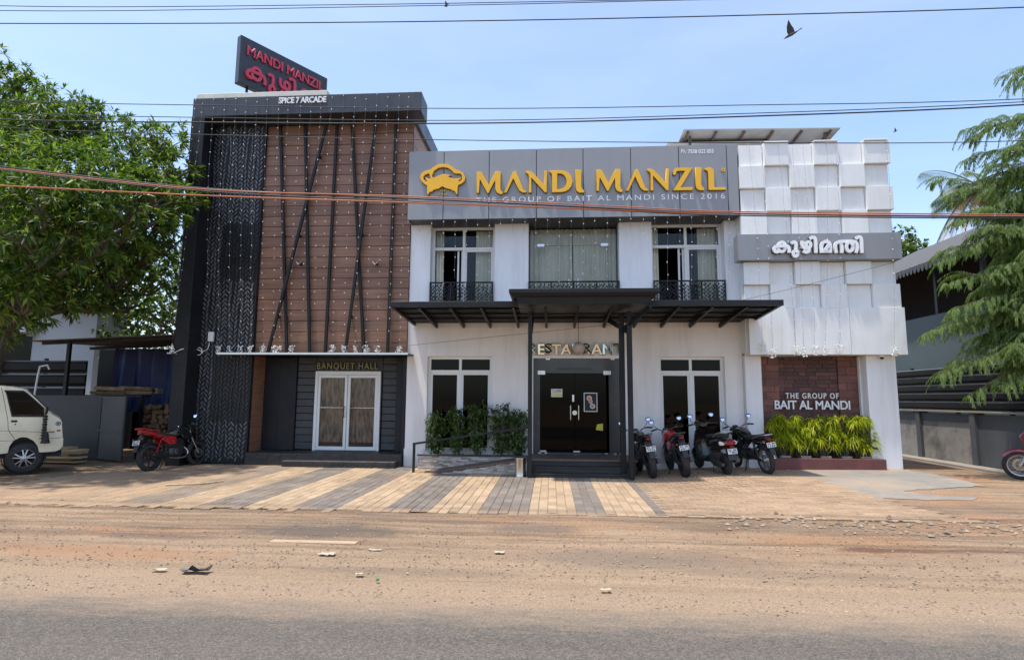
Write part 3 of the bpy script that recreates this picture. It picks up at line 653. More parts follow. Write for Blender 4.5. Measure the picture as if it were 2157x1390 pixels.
# sill lines scored in the render
box('render_groove', SEAM, rb, -3.44, 4.40, 13.546, 13.549, 2.655, 2.662) if False else None
def window(x0, x1, z0, z1, y, tz, openleft=False, gl=GLASS_D):
    fw = .065; mid = (x0+x1)/2
    mb = MB().box(x0, x0+fw, y, y+.07, z0, z1).box(x1-fw, x1, y, y+.07, z0, z1).box(x0+fw, x1-fw, y, y+.07, z1-fw, z1).box(x0+fw, x1-fw, y, y+.07, z0, z0+fw)
    mb.box(x0+fw, x1-fw, y+.001, y+.069, tz-fw*.55, tz+fw*.55).box(mid-fw*.5, mid+fw*.5, y+.002, y+.068, z0+fw, tz-fw*.55).box(mid-fw*.5, mid+fw*.5, y+.002, y+.068, tz+fw*.55, z1-fw)
    w = mb.build('window', FRAME_W, rb, bevel=.004)
    a, b = x0+fw, mid-fw*.5; c, d = mid+fw*.5, x1-fw; s = .045
    for p, q in ((a, b), (c, d)):
        box('transom_pane', gl, w, p, q, y+.03, y+.035, tz+fw*.55, z1-fw)
        if openleft and p == a: continue
        lo, hi = z0+fw, tz-fw*.55
        MB().box(p, p+s, y+.012, y+.055, lo, hi).box(q-s, q, y+.012, y+.055, lo, hi).box(p+s, q-s, y+.012, y+.055, lo, lo+s).box(p+s, q-s, y+.012, y+.055, hi-s, hi).build('sash', FRAME_W, w, bevel=.003)
        box('pane', gl, w, p+s, q-s, y+.03, y+.035, lo+s, hi-s)
    if openleft:
        lo, hi = z0+fw, tz-fw*.55; p = b-.14
        MB().box(p, p+s, y+.075, y+.11, lo, hi).box(p+.1, p+.1+s, y+.075, y+.11, lo, hi).build('sash', FRAME_W, w, bevel=.003)
    return w
window(-2.96, -1.40, .33, 2.60, 13.68, 2.24); window(2.52, 4.02, .14, 2.60, 13.68, 2.24)
box('reveal_sill', FRAME_W, rb, -2.959, -1.401, 13.56, 13.68, .331, .36); 
w1 = window(-2.95, -1.37, 3.503, 5.845, 13.80, 5.30, True, GLASS); w2 = window(2.42, 4.12, 3.503, 5.845, 13.80, 5.30, True, GLASS)
for w, x0, x1 in ((w1, -2.95, -1.37), (w2, 2.42, 4.12)):
    curtain('curtain', w, CURT, x1-.52, x1-.06, 3.52, 5.80, 14.02, .025, .09)
    curtain('curtain', w, CURT, x0+.05, x0+.24, 3.52, 5.80, 14.02, .02, .07)
# glazed middle bay
gb = box('glazed_bay', GLASS, rb, -.539, 1.639, 13.80, 13.808, 3.503, 5.845)
MB().box(-.30, 1.40, 13.795, 13.799, 5.345, 5.352).box(-.30, -.293, 13.795, 13.799, 3.51, 5.345).box(1.393, 1.40, 13.795, 13.799, 3.51, 5.345).box(.545, .553, 13.795, 13.799, 3.51, 5.345).build('door_gap', SEAM, gb)
for x in (-.34, 1.22): box('patch_fitting', STEEL, gb, x, x+.19, 13.775, 13.795, 5.32, 5.40, .006)
for x in (.44, .66): MB().tube([(x, 13.74, 4.1), (x, 13.74, 4.5)], .012).build('handle', STEEL, gb, smooth=True)
curtain('curtain', gb, CURT, -.52, .54, 3.52, 5.83, 14.04, .045, .14); curtain('curtain', gb, CURT, .56, 1.62, 3.52, 5.83, 14.05, .045, .13)
# leaf-lattice balcony fronts
def lattice(x0, x1, z0, z1, y, npan):
    o = thing('balcony_railing', '', 'railing', ((x0+x1)/2, y, z0))
    mb = MB().box(x0, x1, y-.02, y+.02, z1-.035, z1).box(x0, x1, y-.02, y+.02, z0, z0+.035)
    for i in range(npan+1):
        x = x0+(x1-x0)*i/npan; xa = min(max(x-.018, x0), x1-.036); mb.box(xa, xa+.036, y-.019, y+.019, z0+.035, z1-.035)
    mb.build('rail_frame', BLACK, o, bevel=.003)
    for i in range(npan):
        a = x0+(x1-x0)*i/npan+.02; b = x0+(x1-x0)*(i+1)/npan-.02; V, F = [], []; mb = MB()
        for k in range(5):
            sx = a+(b-a)*(k+.5)/5; lean = random.uniform(-.3, .3)*.12
            pts = [(sx+lean*(t-.5)+.015*math.sin(t*5+k), y, z0+.03+(z1-z0-.06)*t) for t in (0, .25, .5, .75, 1)]
            mb.tube(pts, .006, 5)
            z = z0+.05; sd_ = 1
            while z < z1-.10:
                leafshape(sx+lean*((z-z0)/(z1-z0)-.5), z, sd_*R(random.uniform(25, 50)), random.uniform(.07, .10), .034, y-.008, (V, F)); z += .045; sd_ = -sd_
        mb.add(V, F); setp(mb.build('lattice_panel', BLACK, o), kind='stuff')
    return o
lattice(-2.94, -1.385, 3.505, 4.40, 13.50, 3)['label'] = 'black leaf lattice railing below the left open upstairs window'
lattice(-.535, 1.635, 3.505, 4.40, 13.50, 4)['label'] = 'black leaf lattice railing below the wide curtained upstairs bay'
lattice(2.425, 4.10, 3.505, 4.40, 13.50, 3)['label'] = 'black leaf lattice railing below the right open upstairs window'
# entrance: dark surround, glass doors
SURR = mat('charcoal_film', (.042, .043, .047), .22, var=.08)
ed = finish('entrance_door', fill2d([rect(-.419, 1.689, .332, 2.558), rect(-.26, 1.36, .36, 2.21)], .05, xz(13.66)), SURR, rb)
for x0, x1 in ((-.255, .548), (.556, 1.355)):
    box('glass_leaf', GLASS_T, ed, x0, x1, 13.655, 13.667, .365, 2.205)
    box('patch_fitting', STEEL, ed, (x0-.06 if x0 < 0 else x1-.12), (x0+.12 if x0 < 0 else x1+.06), 13.625, 13.636, 2.17, 2.27, .004)
    box('patch_fitting', STEEL, ed, (x0 if x0 < 0 else x0-.04), (x0+.15 if x0 < 0 else x0+.12), 13.632, 13.655, .366, .41, .004)
    xx = x1-.09 if x0 < 0 else x0+.09
    MB().tube([(xx, 13.655, 1.12), (xx, 13.60, 1.12), (xx, 13.60, 1.45), (xx, 13.655, 1.45)], .013).build('handle', STEEL, ed, smooth=True)
MB().lathe([(.055, -.02), (.06, 0), (.055, .01)], (.555, 13.64, 1.28), (0, 1, 0), 20).build('lock', STEEL, ed, smooth=True)
box('lock_plate', STEEL, ed, .50, .545, 13.64, 13.652, 1.54, 1.70)
for x in (-.30, -.15, 1.25, 1.45, 1.58): box('hinge_block', STEEL, ed, x, x+.06, 13.60, 13.634, .335, .365)
for x in (-.12, 1.40): box('hinge_block', STEEL, ed, x, x+.10, 13.60, 13.634, 2.525, 2.555)
def txt(name, s, u0, u1, v0, v1, Y, depth, mt, parent, spacing=1.0, bold=0.0, split=False):
    
    if not split: return finish(name, text_mesh(s, (u0, u1, v0, v1), depth, xz(Y), spacing, bold), mt, parent)
    for me in text_mesh(s, (u0, u1, v0, v1), depth, xz(Y), spacing, bold, True): finish('letter', me, mt, parent)
DKL = mat('dark_vinyl', (.010, .010, .011), .5)
txt('door_lettering', 'MANDI MANZIL', .14, 1.00, 2.275, 2.335, 13.633, .003, DKL, ed, 1.1, .01)
# ================================================================== FASCIA SIGN
FY = 13.10
fs = thing('fascia_sign', 'long grey fascia signboard with gold lettering and bull logo above the windows', 'sign', (.45, 13.1, 5.85))
box('sign_backing', SEAM, fs, -3.415, 4.345, 13.125, 13.95, 5.91, 7.54)
box('sign_backing', SEAM, fs, -3.415, 4.345, 13.119, 13.124, 5.85, 7.54)
sx_ = [P(x, 315, FY).x for x in (862, 936, 1031, 1130, 1228, 1328, 1429, 1530, 1553)]
for a, b in zip(sx_[:-1], sx_[1:]): box('sign_panel', GREY, fs, a+.008, b-.008, FY, FY+.018, 5.84, 7.55, .003)
box('end_panel', GREY, fs, -3.43, -3.416, 13.12, 13.95, 5.84, 7.55)
def Z1(x, y): p = P(880+x/6.344, 330+y/6.344, FY); return (p.x, p.z)
def Z2(x, y): p = P(1220+x/6.344, 330+y/6.344, FY); return (p.x, p.z)
LM = [(795, 222), (855, 222), (950, 400), (1045, 215), (1108, 215), (1106, 430), (1114, 470), (1137, 492), (1132, 517), (1095, 512), (1060, 490), (1042, 450), (1040, 320), (948, 500), (935, 500), (833, 310), (820, 498), (793, 498)]
LA = [(1158, 494), (1280, 217), (1312, 210), (1390, 400), (1412, 455), (1452, 480), (1446, 493), (1400, 492), (1360, 465), (1335, 420), (1278, 300), (1190, 491)]
LN = [(1447, 210), (1500, 210), (1535, 232), (1690, 395), (1695, 207), (1726, 207), (1722, 490), (1700, 490), (1515, 290), (1520, 492), (1485, 492), (1490, 280), (1478, 245), (1447, 230)]
LD = [(1760, 208), (1850, 204), (1920, 205), (1975, 215), (2020, 240), (2050, 285), (2066, 345), (2052, 405), (2020, 448), (1980, 474), (1930, 487), (1795, 490), (1795, 260), (1785, 230), (1762, 222)]
LDh = [(1862, 237), (1920, 242), (1960, 265), (1982, 305), (1990, 345), (1980, 395), (1955, 432), (1920, 450), (1862, 455)]
LI = [(1545, 165), (1620, 163), (1620, 380), (1630, 415), (1662, 440), (1655, 462), (1595, 462), (1562, 437), (1552, 400)]
LZ = [(1248, 256), (1252, 210), (1272, 182), (1310, 170), (1500, 168), (1342, 428), (1507, 425), (1502, 461), (1250, 463), (1410, 203), (1320, 205), (1290, 215), (1278, 256)]
LL = [(1672, 175), (1740, 164), (1775, 182), (1788, 220), (1792, 428), (1948, 425), (1942, 456), (1720, 459), (1715, 230), (1705, 202), (1675, 190)]
def letter(polys, Zf, dx=0, dy=0):
    me = fill2d([[Zf(x+dx, y+dy) for x, y in pl] for pl in polys], .05, xz(FY-.045), .004, 1); finish('gold_letter', me, GOLD, fs)
    me = fill2d([[Zf(x+dx, y+dy) for x, y in pl] for pl in polys], .012, xz(FY-.010), .010, 0); finish('letter_back', me, PLASTIC, fs)
letter([LM], Z1); letter([LA], Z1); letter([LN], Z1); letter([LD, LDh], Z1); letter([LI], Z2, -1597, 32)
letter([LM], Z2, -563, -28); letter([LA], Z2, -536, -24); letter([LN], Z2, -538, -27); letter([LZ], Z2); letter([LI], Z2); letter([LL], Z2)
c = Z2(1918, 187); MB().lathe([(.020, -.02), (.042, -.02), (.042, .02), (.020, .02)], (c[0], FY-.03, c[1]), (0, 1, 0), 20, True).build('gold_ring', GOLD, fs, smooth=True)
sil = [(135, 400), (95, 378), (58, 342), (40, 300), (50, 252), (90, 215), (150, 200), (185, 188), (220, 155), (280, 127), (345, 118), (420, 128), (475, 160), (512, 195), (560, 205), (612, 237), (638, 290), (630, 340), (590, 375), (545, 392), (535, 440), (532, 522), (515, 500), (497, 470), (470, 468), (450, 450), (385, 435), (335, 408), (285, 440), (220, 455), (195, 480), (165, 485), (145, 522), (136, 505)]
h1 = [(203, 300), (196, 262), (226, 202), (280, 167), (345, 153), (410, 165), (458, 198), (490, 235), (530, 240), (575, 240), (600, 270), (602, 310), (578, 345), (547, 357), (552, 335), (588, 298), (540, 312), (480, 312), (420, 292), (398, 284), (442, 268), (400, 257), (345, 255), (290, 272), (240, 298)]
h2 = [(163, 238), (110, 252), (80, 285), (84, 320), (108, 345), (140, 356), (122, 322), (108, 292), (150, 316), (192, 308), (176, 290)]
for dep, yy, bv, mt, nm in ((.05, FY-.045, .004, GOLD, 'bull_logo'), (.012, FY-.010, .010, PLASTIC, 'logo_back')):
    finish(nm, fill2d([[Z1(*p) for p in q] for q in (sil, h1, h2)], dep, xz(yy), bv, 1), mt, fs)
for p in ((312, 466), (358, 466), (286, 514), (334, 514), (384, 514)):
    q = Z1(*p); MB().ball((q[0], FY-.03, q[1]), .022, 12, 8).build('gold_grain', GOLD, fs, smooth=True)
a = P(1003, 428, FY); b = P(1527, 411, FY)
txt('tagline', 'THE GROUP OF BAIT AL MANDI SINCE 2016', a.x, b.x, a.z+.005, a.z+.135, FY-.004, .006, LET_W, fs, 1.35, .004, True)
a = P(1435, 324, FY); b = P(1445.5, 315, FY); txt('phone_lettering', 'Ph:', a.x, b.x, a.z, b.z, FY-.003, .004, LET_W, fs)
a = P(1449, 324, FY); b = P(1503, 314.5, FY); txt('phone_lettering', '7558 022 055', a.x, b.x, a.z, b.z, FY-.003, .004, LET_W, fs, 1.0, .012)

# ================================================================== RIGHT WING
wg = thing('right_wing', 'white wing clad in a chequer of raised and sunken square panels', 'building', (6.05, 13.3, .13))
X0, X1 = 4.385, 7.72
box('wall', PANEL_W, wg, X0+.01, X1-.02, 13.17, 17.5, 2.66, 7.50)
zr = [7.53, 6.995, 6.455, 5.90, 5.33]; zr2 = [4.715, 4.19, 3.655]
cw = (X1-X0)/6
def crow(z1, z0, odd_raised):
    for c in range(6):
        up = (c % 2 == 0) == odd_raised; a = X0+c*cw; b = a+cw
        if up: box('raised_block', PANEL_W, wg, a+.004-(.0 if c else .02), b-.004+(.03 if c == 5 else 0), 13.04, 13.17, z0+.004, z1-.004, .004)
        else: box('sunken_panel', PANEL_W, wg, a+.004, b-.004, 13.13, 13.17, z0+.004, z1-.004, .003)
for i, o in zip(range(4), (False, True, False, True)): crow(zr[i], zr[i+1], o)
for i, o in zip(range(2), (True, False)): crow(zr2[i], zr2[i+1], o)
for i in range(6):
    if i % 2: box('parapet_cap', PANEL_W, wg, X0+i*cw+.01, X0+(i+1)*cw-.01, 13.0, 13.3, 7.53, 7.56, .004)
for a, b in ((4.42, 5.41), (5.418, 6.60), (6.608, X1+.06)): box('soffit_panel', PANEL_W, wg, a, b, 13.0, 13.4, 2.61, 3.65, .004)
box('left_pillar', WHITE, wg, 4.425, 4.79, 13.40, 13.85, .05, 2.605, .005)
box('right_pillar', WHITE, wg, 7.02, 7.65, 13.25, 13.85, .05, 2.605, .005)
box('side_wall', WHITE, wg, 7.0, 7.62, 13.86, 17.5, 0, 2.655)
box('stone_backing', REDST_D, wg, 4.791, 7.019, 13.66, 13.85, .05, 2.605)
def stonework(x0, x1, z0, z1, rh_, lw, mt, y, nm):
    z = z0; r = 0
    while z < z1-.02:
        h = min(rh_*random.uniform(.9, 1.1), z1-z); x = x0
        while x < x1-.01:
            w = lw*random.uniform(.6, 1.35) if x > x0 or r % 2 else lw*.5
            if x1-(x+w) < lw*.3: w = x1-x
            box(nm, mt, wg, x+.004, x+w-.004, y-random.uniform(0, .014), 13.66, z+.003, z+h-.003); x += w
        z += h; r += 1
stonework(4.795, 5.24, .14, 2.60, .155, .30, REDST, 13.60, 'stone')
stonework(5.24, 6.56, .14, 2.60, .092, .26, REDST_D, 13.635, 'stone')
stonework(6.56, 7.015, .14, 2.60, .17, .36, REDST, 13.60, 'stone')
box('inner_trim', FRAME_W, wg, 6.985, 7.018, 13.50, 13.58, .14, 2.60)
# lettering on the stone
sg = thing('wall_lettering', 'white raised letters on the red stone wall reading the group of bait al mandi', 'lettering', (5.9, 13.56, 1.3))
YL = 13.56
def tl(s, px0, px1, py0, py1, bold, spacing=1.0):
    a = P(px0, py1, YL); b = P(px1, py0, YL); txt('lettering', s, a.x, b.x, a.z, b.z, YL, .03, LET_W, sg, spacing, bold, True)
tl('THE GROUP OF', 1655, 1766, 828, 839, .01, 1.25); tl('BAIT AL MANDI', 1632, 1790, 844, 861.5, .016, .95)
# planter
pl = thing('wall_planter', 'low red stone planter trough at the foot of the stone wall', 'planter', (6.0, 13.2, .13))
MB().box(4.70, 7.16, 12.98, 13.10, .06, .36).box(4.70, 7.16, 13.52, 13.58, .06, .33).box(4.70, 4.80, 13.10, 13.52, .06, .34).box(7.06, 7.16, 13.10, 13.24, .06, .355).build('trough', PLANTER, pl, bevel=.008)
box('soil', SOIL, pl, 4.80, 7.01, 13.10, 13.52, .10, .28)
# grey name band on the wing
nb = thing('name_band', 'grey band sign with white curly script letters on the chequered wing', 'sign', (6.0, 12.95, 4.7))
box('band_panel', GREY, nb, 4.22, 7.76, 12.90, 13.20, 4.722, 5.322, .004)
ML = []
def E2(cx, cy, rx, ry): return ('c', [(cx+rx*math.cos(t*math.pi/12), cy+ry*math.sin(t*math.pi/12)) for t in range(24)])
def S2(*p): return ('o', [tuple(q[:2]) for q in spline([(x, y, 0) for x, y in p], 6)])
ML = [[E2(413, 275, 72, 88), S2((350, 262), (480, 262), (530, 275), (550, 320), (550, 388)), S2((352, 262), (305, 265), (266, 310), (285, 362), (335, 370), (372, 345))],
      [S2((598, 212), (625, 188), (660, 188), (682, 225), (680, 330)), E2(672, 400, 42, 52)],
      [S2((805, 160), (802, 230), (830, 285), (900, 300), (955, 265), (955, 205), (910, 182), (872, 215), (885, 270), (925, 312), (918, 358), (872, 375), (820, 350))],
      [S2((950, 118), (985, 95), (1035, 105), (1052, 160), (1058, 270), (1062, 390))],
      [S2((1168, 388), (1166, 270), (1190, 200), (1250, 172), (1310, 200), (1332, 270), (1332, 388)), ('o', [(1150, 358), (1352, 358)]), S2((1218, 345), (1270, 280), (1296, 235))],
      [S2((1450, 390), (1428, 290), (1440, 215), (1490, 180), (1535, 215), (1550, 290), (1550, 390)), S2((1490, 178), (1600, 172), (1780, 176), (1825, 215), (1836, 290), (1812, 390)), E2(1692, 275, 62, 85)],
      [S2((1822, 120), (1855, 90), (1900, 95), (1920, 150), (1924, 270), (1930, 390))]]
def script_letters(frame, mt, parent, depth, w, glyphs=ML, nm='script_letter'):
    for g in glyphs:
        mb = MB()
        for i, (k, pts) in enumerate(g): stroke(mb, pts, w, depth, frame, k == 'c', .009*i)
        mb.build(nm, mt, parent)
def fb(u, v, w):
    p = P(1600+u/8.9875, 490+v/8.9875, 12.84); return Vector((p.x, 12.84-w, p.z))
script_letters(fb, LET_W, nb, .05, 60)
def fb2(u, v, w):
    p = fb(u, v, 0); return Vector((p.x, 12.883-w, p.z))
script_letters(fb2, PLASTIC, nb, .03, 66, nm='letter_back')

# ================================================================== ROOF SIGN on the tower
_tl = P(508, 73, 14.1); RH = _tl.z-P(499, 168, 14.0).z; _k = P(690, 166, 1.0); _yb = (_tl.z-CAMH)/(_k.z-CAMH); _tr = P(690, 166, _yb); A = _tl-Vector((0, 0, RH)); B = _tr-Vector((0, 0, RH)); ex = (B-A).normalized(); en = Vector((ex.y, -ex.x, 0))
rs = thing('roof_sign', 'slanting charcoal roof signboard with red letters on the tower roof', 'sign', A)
LEN = (B-A).length; HS = RH/1.06; LS = LEN/2.4
def rf_(u, v, w): return A+ex*u+Vector((0, 0, v))+en*w
mb = MB(); mb.prism([rf_(0, 0, 0), rf_(LEN, 0, 0), rf_(LEN, RH, 0), rf_(0, RH, 0)], -en*.2); mb.build('board', CORN, rs, bevel=.01)
for u in (.3, 1.3, 2.2): MB().bar(rf_(u, 0, -.1), rf_(u, 8.94-A.z, -.1), .05, .05).build('support_leg', BLACK, rs)
bw = text_mesh('MANDI MANZIL', (.16*LS, 2.26*LS, .66*HS, .88*HS), .05, lambda u, v, w: rf_(u, v, w+.03), 1.0, .025, True)
for me in bw: finish('red_letter', me, RED_L, rs)
script_letters(lambda u, v, w: rf_(LS*(.14+(u-240)/1700*2.7), HS*(.60-(v-90)/390*.58), w+.03), RED_L, rs, .05, 46)
sp = thing('cornice_lettering', 'small white letters reading spice 7 arcade on the tower cornice', 'lettering', (-6.3, 12.89, 8.8))
a = P(587, 213, 12.88); b = P(688, 199, 12.88); txt('lettering', 'SPICE 7 ARCADE', a.x, b.x, 8.76, 8.92, 12.885, .03, LET_W, sp, .95, .03, True)
bh = thing('banquet_lettering', 'gold metal letters reading banquet hall above the double door', 'lettering', (-5.0, 14.05, 2.3))
a = P(668, 780, 14.06); b = P(797, 764, 14.06); txt('lettering', 'BANQUET HALL', a.x, b.x, a.z, b.z, 14.06, .05, BRASS, bh, 1.2, .02, True)
rl = thing('restaurant_lettering', 'shiny gold letters reading restaurant over the glass entrance', 'lettering', (.6, 13.5, 2.6))
a = P(1113, 748, 13.48); b = P(1313, 723, 13.48); txt('lettering', 'RESTAURANT', a.x, b.x, a.z, b.z, 13.49, .08, GOLDMETAL, rl, 1.05, .05, True)
for i, o in enumerate([q for q in rl.children]):
    tlt = (-.10, .03, -.22, .10, .08, -.05, -.20, .06, -.06, -.12)[i % 10]; cz_ = sum(v.co.z for v in o.data.vertices)/len(o.data.vertices); cy_ = sum(v.co.y for v in o.data.vertices)/len(o.data.vertices); o.data.transform(Matrix.Translation((0, cy_, cz_)) @ Matrix.Rotation(tlt, 4, 'X') @ Matrix.Translation((0, -cy_, -cz_)))
# hanging globe lamp
lm = thing('pendant_lamp', 'pale woven globe lamp hanging on a cord before the gold letters', 'lamp', (.72, 13.28, 2.5))
c = P(1219, 733, 13.28); mb = MB()
for k in range(7):
    t = k*math.pi/7; mb.tube([(c.x+.14*math.cos(t)*math.cos(s), c.y+.14*math.sin(t)*math.cos(s), c.z+.14*math.sin(s)) for s in [i*math.pi/12 for i in range(25)]], .007, 5)
mb.ball(c, .132, 16, 10); mb.build('globe', mat('pale_cane', (.58, .50, .44), .7, var=.1), lm, smooth=True)
MB().tube([c+Vector((0, 0, .13)), (c.x, c.y, 3.40)], .006, 6).build('cord', CAB_K, lm)

# things stuck on the glass door
cs = thing('closed_sign', 'small yellow and white closed card stuck on the left door leaf', 'sign', (.1, 13.64, 1.9))
a = P(1161, 836, 13.64); b = P(1184.5, 819, 13.64); box('card', PLATE, cs, a.x, b.x, 13.638, 13.652, a.z, b.z)
box('card_lower', mat('card_yellow', (.62, .58, .22), .6), cs, a.x+.008, b.x-.008, 13.6345, 13.638, a.z+.01, a.z+(b.z-a.z)*.5)
txt('lettering', 'CLOSED', a.x+.025, b.x-.02, a.z+(b.z-a.z)*.60, b.z-.02, 13.636, .003, INK, cs, 1, .012)
ps = thing('food_poster', 'framed black poster with plates of food on the right door leaf', 'poster', (1.0, 13.64, 1.6))
a = P(1230, 867, 13.64); b = P(1258, 827, 13.64)
MB().box(a.x, b.x, 13.640, 13.652, a.z, b.z).build('frame', PLATE, ps)
box('print', INK, ps, a.x+.018, b.x-.018, 13.637, 13.640, a.z+.018, b.z-.018)
cx = (a.x+b.x)/2; dish = mat('dish', (.50, .22, .12), .6, var=.5, vs=30)
for dx, z, r in ((-.03, b.z-.13, .06), (.0, b.z-.21, .045), (.045, a.z+.13, .06)):
    MB().lathe([(r, -.001), (r, .001)], (cx+dx, 13.6355, z), (0, 1, 0), 16).build('dish', PLATE, ps); MB().lathe([(r*.72, -.001), (r*.72, .001)], (cx+dx, 13.633, z), (0, 1, 0), 16).build('food', dish, ps)
a = P(1256, 907, 13.64); b = P(1270, 892, 13.64)
st = MB().prism([(a.x-.01, 13.64, a.z+.02), (b.x, 13.64, a.z), (b.x, 13.64, b.z), (a.x+.02, 13.64, b.z-.02)], (0, .012, 0)).build('sticker', mat('yellow_paper', (.50, .46, .06), .6), None, at=(a.x, 13.64, a.z)); setp(st, 'plain yellow paper sticker low on the right door leaf', 'sticker')

# ================================================================== CANOPY
cp = thing('canopy', 'flat black steel entrance canopy on slim posts across the front', 'canopy', (.6, 11.94, 0))
CZ = 3.50
CF, CB, WY = 3.55, 3.42, 11.50
cz = lambda y: CF+(CB-CF)*(y-WY)/(13.545-WY)
MB().prism([(-3.30, WY+.06, cz(WY+.06)-.02), (-3.30, 13.545, CB-.02), (-3.30, 13.545, CB+.012), (-3.30, WY+.06, cz(WY+.06)+.012)], (7.88, 0, 0)).build('roof_sheet', RIBB, cp)
MB().box(-3.32, 4.60, WY, WY+.06, CF-.085, CF+.03).build('edge_beam', BLACK, cp, bevel=.004)
for x in (-3.32, 4.54): MB().prism([(x, WY+.06, CF-.08), (x, 13.54, CB-.08), (x, 13.54, CB+.028), (x, WY+.06, CF+.028)], (.06, 0, 0)).build('edge_beam', BLACK, cp)
for px in (920, 977, 1033, 1092, 1151, 1210, 1272, 1335, 1393, 1454, 1517):
    x = P(px, 690, 13.5).x; MB().bar((x, WY+.07, CF-.055), (x, 13.53, CB-.10), .05, .10).build('rafter', BLACK, cp, bevel=.003)
for y in (11.95, 12.45, 12.95): MB().box(-3.25, 4.53, y-.02, y+.02, cz(y)-.055, cz(y)-.023).build('purlin', BLACK, cp)
mb = MB(); a0, a1, b0, b1 = -.82, 2.10, 11.0, 13.5
mb.loft([[(a0+.16, b0+.16, 3.46), (a1-.16, b0+.16, 3.46), (a1-.16, b1, 3.46), (a0+.16, b1, 3.46)], [(a0+.14, b0+.14, 3.60), (a1-.14, b0+.14, 3.60), (a1-.14, b1, 3.60), (a0+.14, b1, 3.60)], [(a0+.07, b0+.07, 3.605), (a1-.07, b0+.07, 3.605), (a1-.07, b1, 3.605), (a0+.07, b1, 3.605)], [(a0, b0, 3.66), (a1, b0, 3.66), (a1, b1, 3.66), (a0, b1, 3.66)], [(a0, b0, 3.735), (a1, b0, 3.735), (a1, b1, 3.735), (a0, b1, 3.735)]])
mb.build('raised_centre', BLACK, cp, bevel=.004)
p1 = G(1116, 1007); p2 = G(1331, 1011)
for p, w in ((p1, .085), (p2, .10)): MB().box(p.x-w/2, p.x+w/2, p.y-w/2, p.y+w/2, p.z-.02, CZ-.09).build('post', BLACK, cp, bevel=.004)
MB().box(p2.x-.17, p2.x-.06, p2.y+.30, p2.y+.41, gz(p2.x, p2.y)-.02, CZ-.09).build('post', BLACK, cp, bevel=.004)
for q in (((p2.x-.1, 11.95, 3.05), (p2.x+.35, 11.3, 3.42)), ((p2.x-.02, 11.95, 3.0), (p2.x-.30, 12.9, 3.36)), ((p1.x+.02, 11.95, 3.0), (p1.x+.02, 12.8, 3.38))): MB().bar(*q, .06, .08).build('brace', BLACK, cp)
# ================================================================== ENTRANCE STEPS, RAMP, RAIL, PLANTER
es = thing('entrance_steps', 'dark stone entrance steps with brown landing before the glass doors', 'steps', (.6, 12.4, 0))
LAND = mat('brown_landing', (.12, .085, .07), .5, var=.2, vs=4, bump=.002)
box('landing', STONE_D, es, -.48, 1.80, 12.45, 13.68, 0, .285, .004); box('landing_slab', LAND, es, -.50, 1.82, 12.42, 13.62, .287, .332, .006)
for i, (y, z) in enumerate(((12.18, .20), (11.95, .09))):
    box('step', STONE_D, es, -.36, 1.66, y, 12.45-.27*i*0+.0 if i == 0 else 12.18, 0, z-.03, .003); box('tread', STONE_D, es, -.38, 1.68, y-.02, 12.449 if i == 0 else 12.179, z-.028, z, .004)
def ledgestone(parent, frame, x0, x1, zf, rows=.035):
    mb = MB(); z = 0
    while True:
        h = random.uniform(.022, .045); x = x0-random.uniform(0, .1); any_ = False
        while x < x1:
            w = random.uniform(.08, .26); a, b = max(x, x0), min(x+w, x1)
            if b-a > .02 and zf((a+b)/2) > z+.01:
                d = random.uniform(.006, .028); zt_ = min(z+h, min(zf(a), zf(b))); 
                if zt_ > z+.006: mb.box(a+.002, b-.002, frame-d, frame+.01, z+.001, zt_-.001); any_ = True
            x += w
        z += h
        if not any_: break
    o = mb.build('ledge_stones', LEDGE, parent); setp(o, kind='stuff'); return o
wr = thing('wheelchair_ramp', 'sloping brown access ramp faced in stacked stone left of the steps', 'ramp', (-1.6, 12.8, 0))
rz = lambda x: max(.0, min(.33, (x+2.70)/2.15*.33))
MB().prism([(-2.70, 12.40, 0), (-.505, 12.40, 0), (-.505, 12.40, rz(-.505)), (-2.70, 12.40, .004)], (0, .66, 0)).build('ramp_body', LAND, wr)
ledgestone(wr, 12.395, -2.55, -.51, lambda x: rz(x)-.035)
MB().bar((-2.62, 12.40, .012), (-.51, 12.40, rz(-.51)-.012), .05, .03).build('ramp_edge', LAND, wr)
sp_ = thing('shrub_planter', 'stone faced planter bed with shrubs under the left downstairs window', 'planter', (-1.8, 13.3, 0))
box('bed', SOIL, sp_, -3.02, -.505, 13.09, 13.50, 0, .30); box('capping', STONE_D, sp_, -3.04, -.505, 13.05, 13.12, .30, .335, .005)
ledgestone(sp_, 13.085, -3.02, -.51, lambda x: .30)
hr = thing('ramp_handrail', 'black square tube handrail rising along the access ramp', 'handrail', (-2.95, 12.42, 0))
MB().box(-2.985, -2.935, 12.395, 12.445, -.01, .62).build('post', BLACK, hr, bevel=.003); MB().bar((-2.985, 12.42, .615), (p1.x+.02, p1.y+.02, 1.03), .045, .045).build('rail', BLACK, hr, bevel=.003)
g = G(910, 994); o = box('drain_grate', BLACK, None, g.x-.16, g.x+.16, g.y-.08, g.y+.08, .008, .016, at=(g.x, g.y, .01)); setp(o, 'small dark drain grate at the foot of the ramp', 'drain cover')
bn = thing('steel_bin', 'small round stainless steel bin beside the left canopy post', 'bin', G(1096, 1005))
c = G(1096, 1005); MB().lathe([(.11, .0), (.115, .02), (.112, .03), (.112, .36), (.118, .37), (.118, .40), (.10, .405)], c, n=28).build('drum', STEEL, bn, smooth=True); MB().lathe([(.10, .4055), (.09, .385), (.0001, .38)], c, n=28).build('lid', PLASTIC, bn, smooth=True)

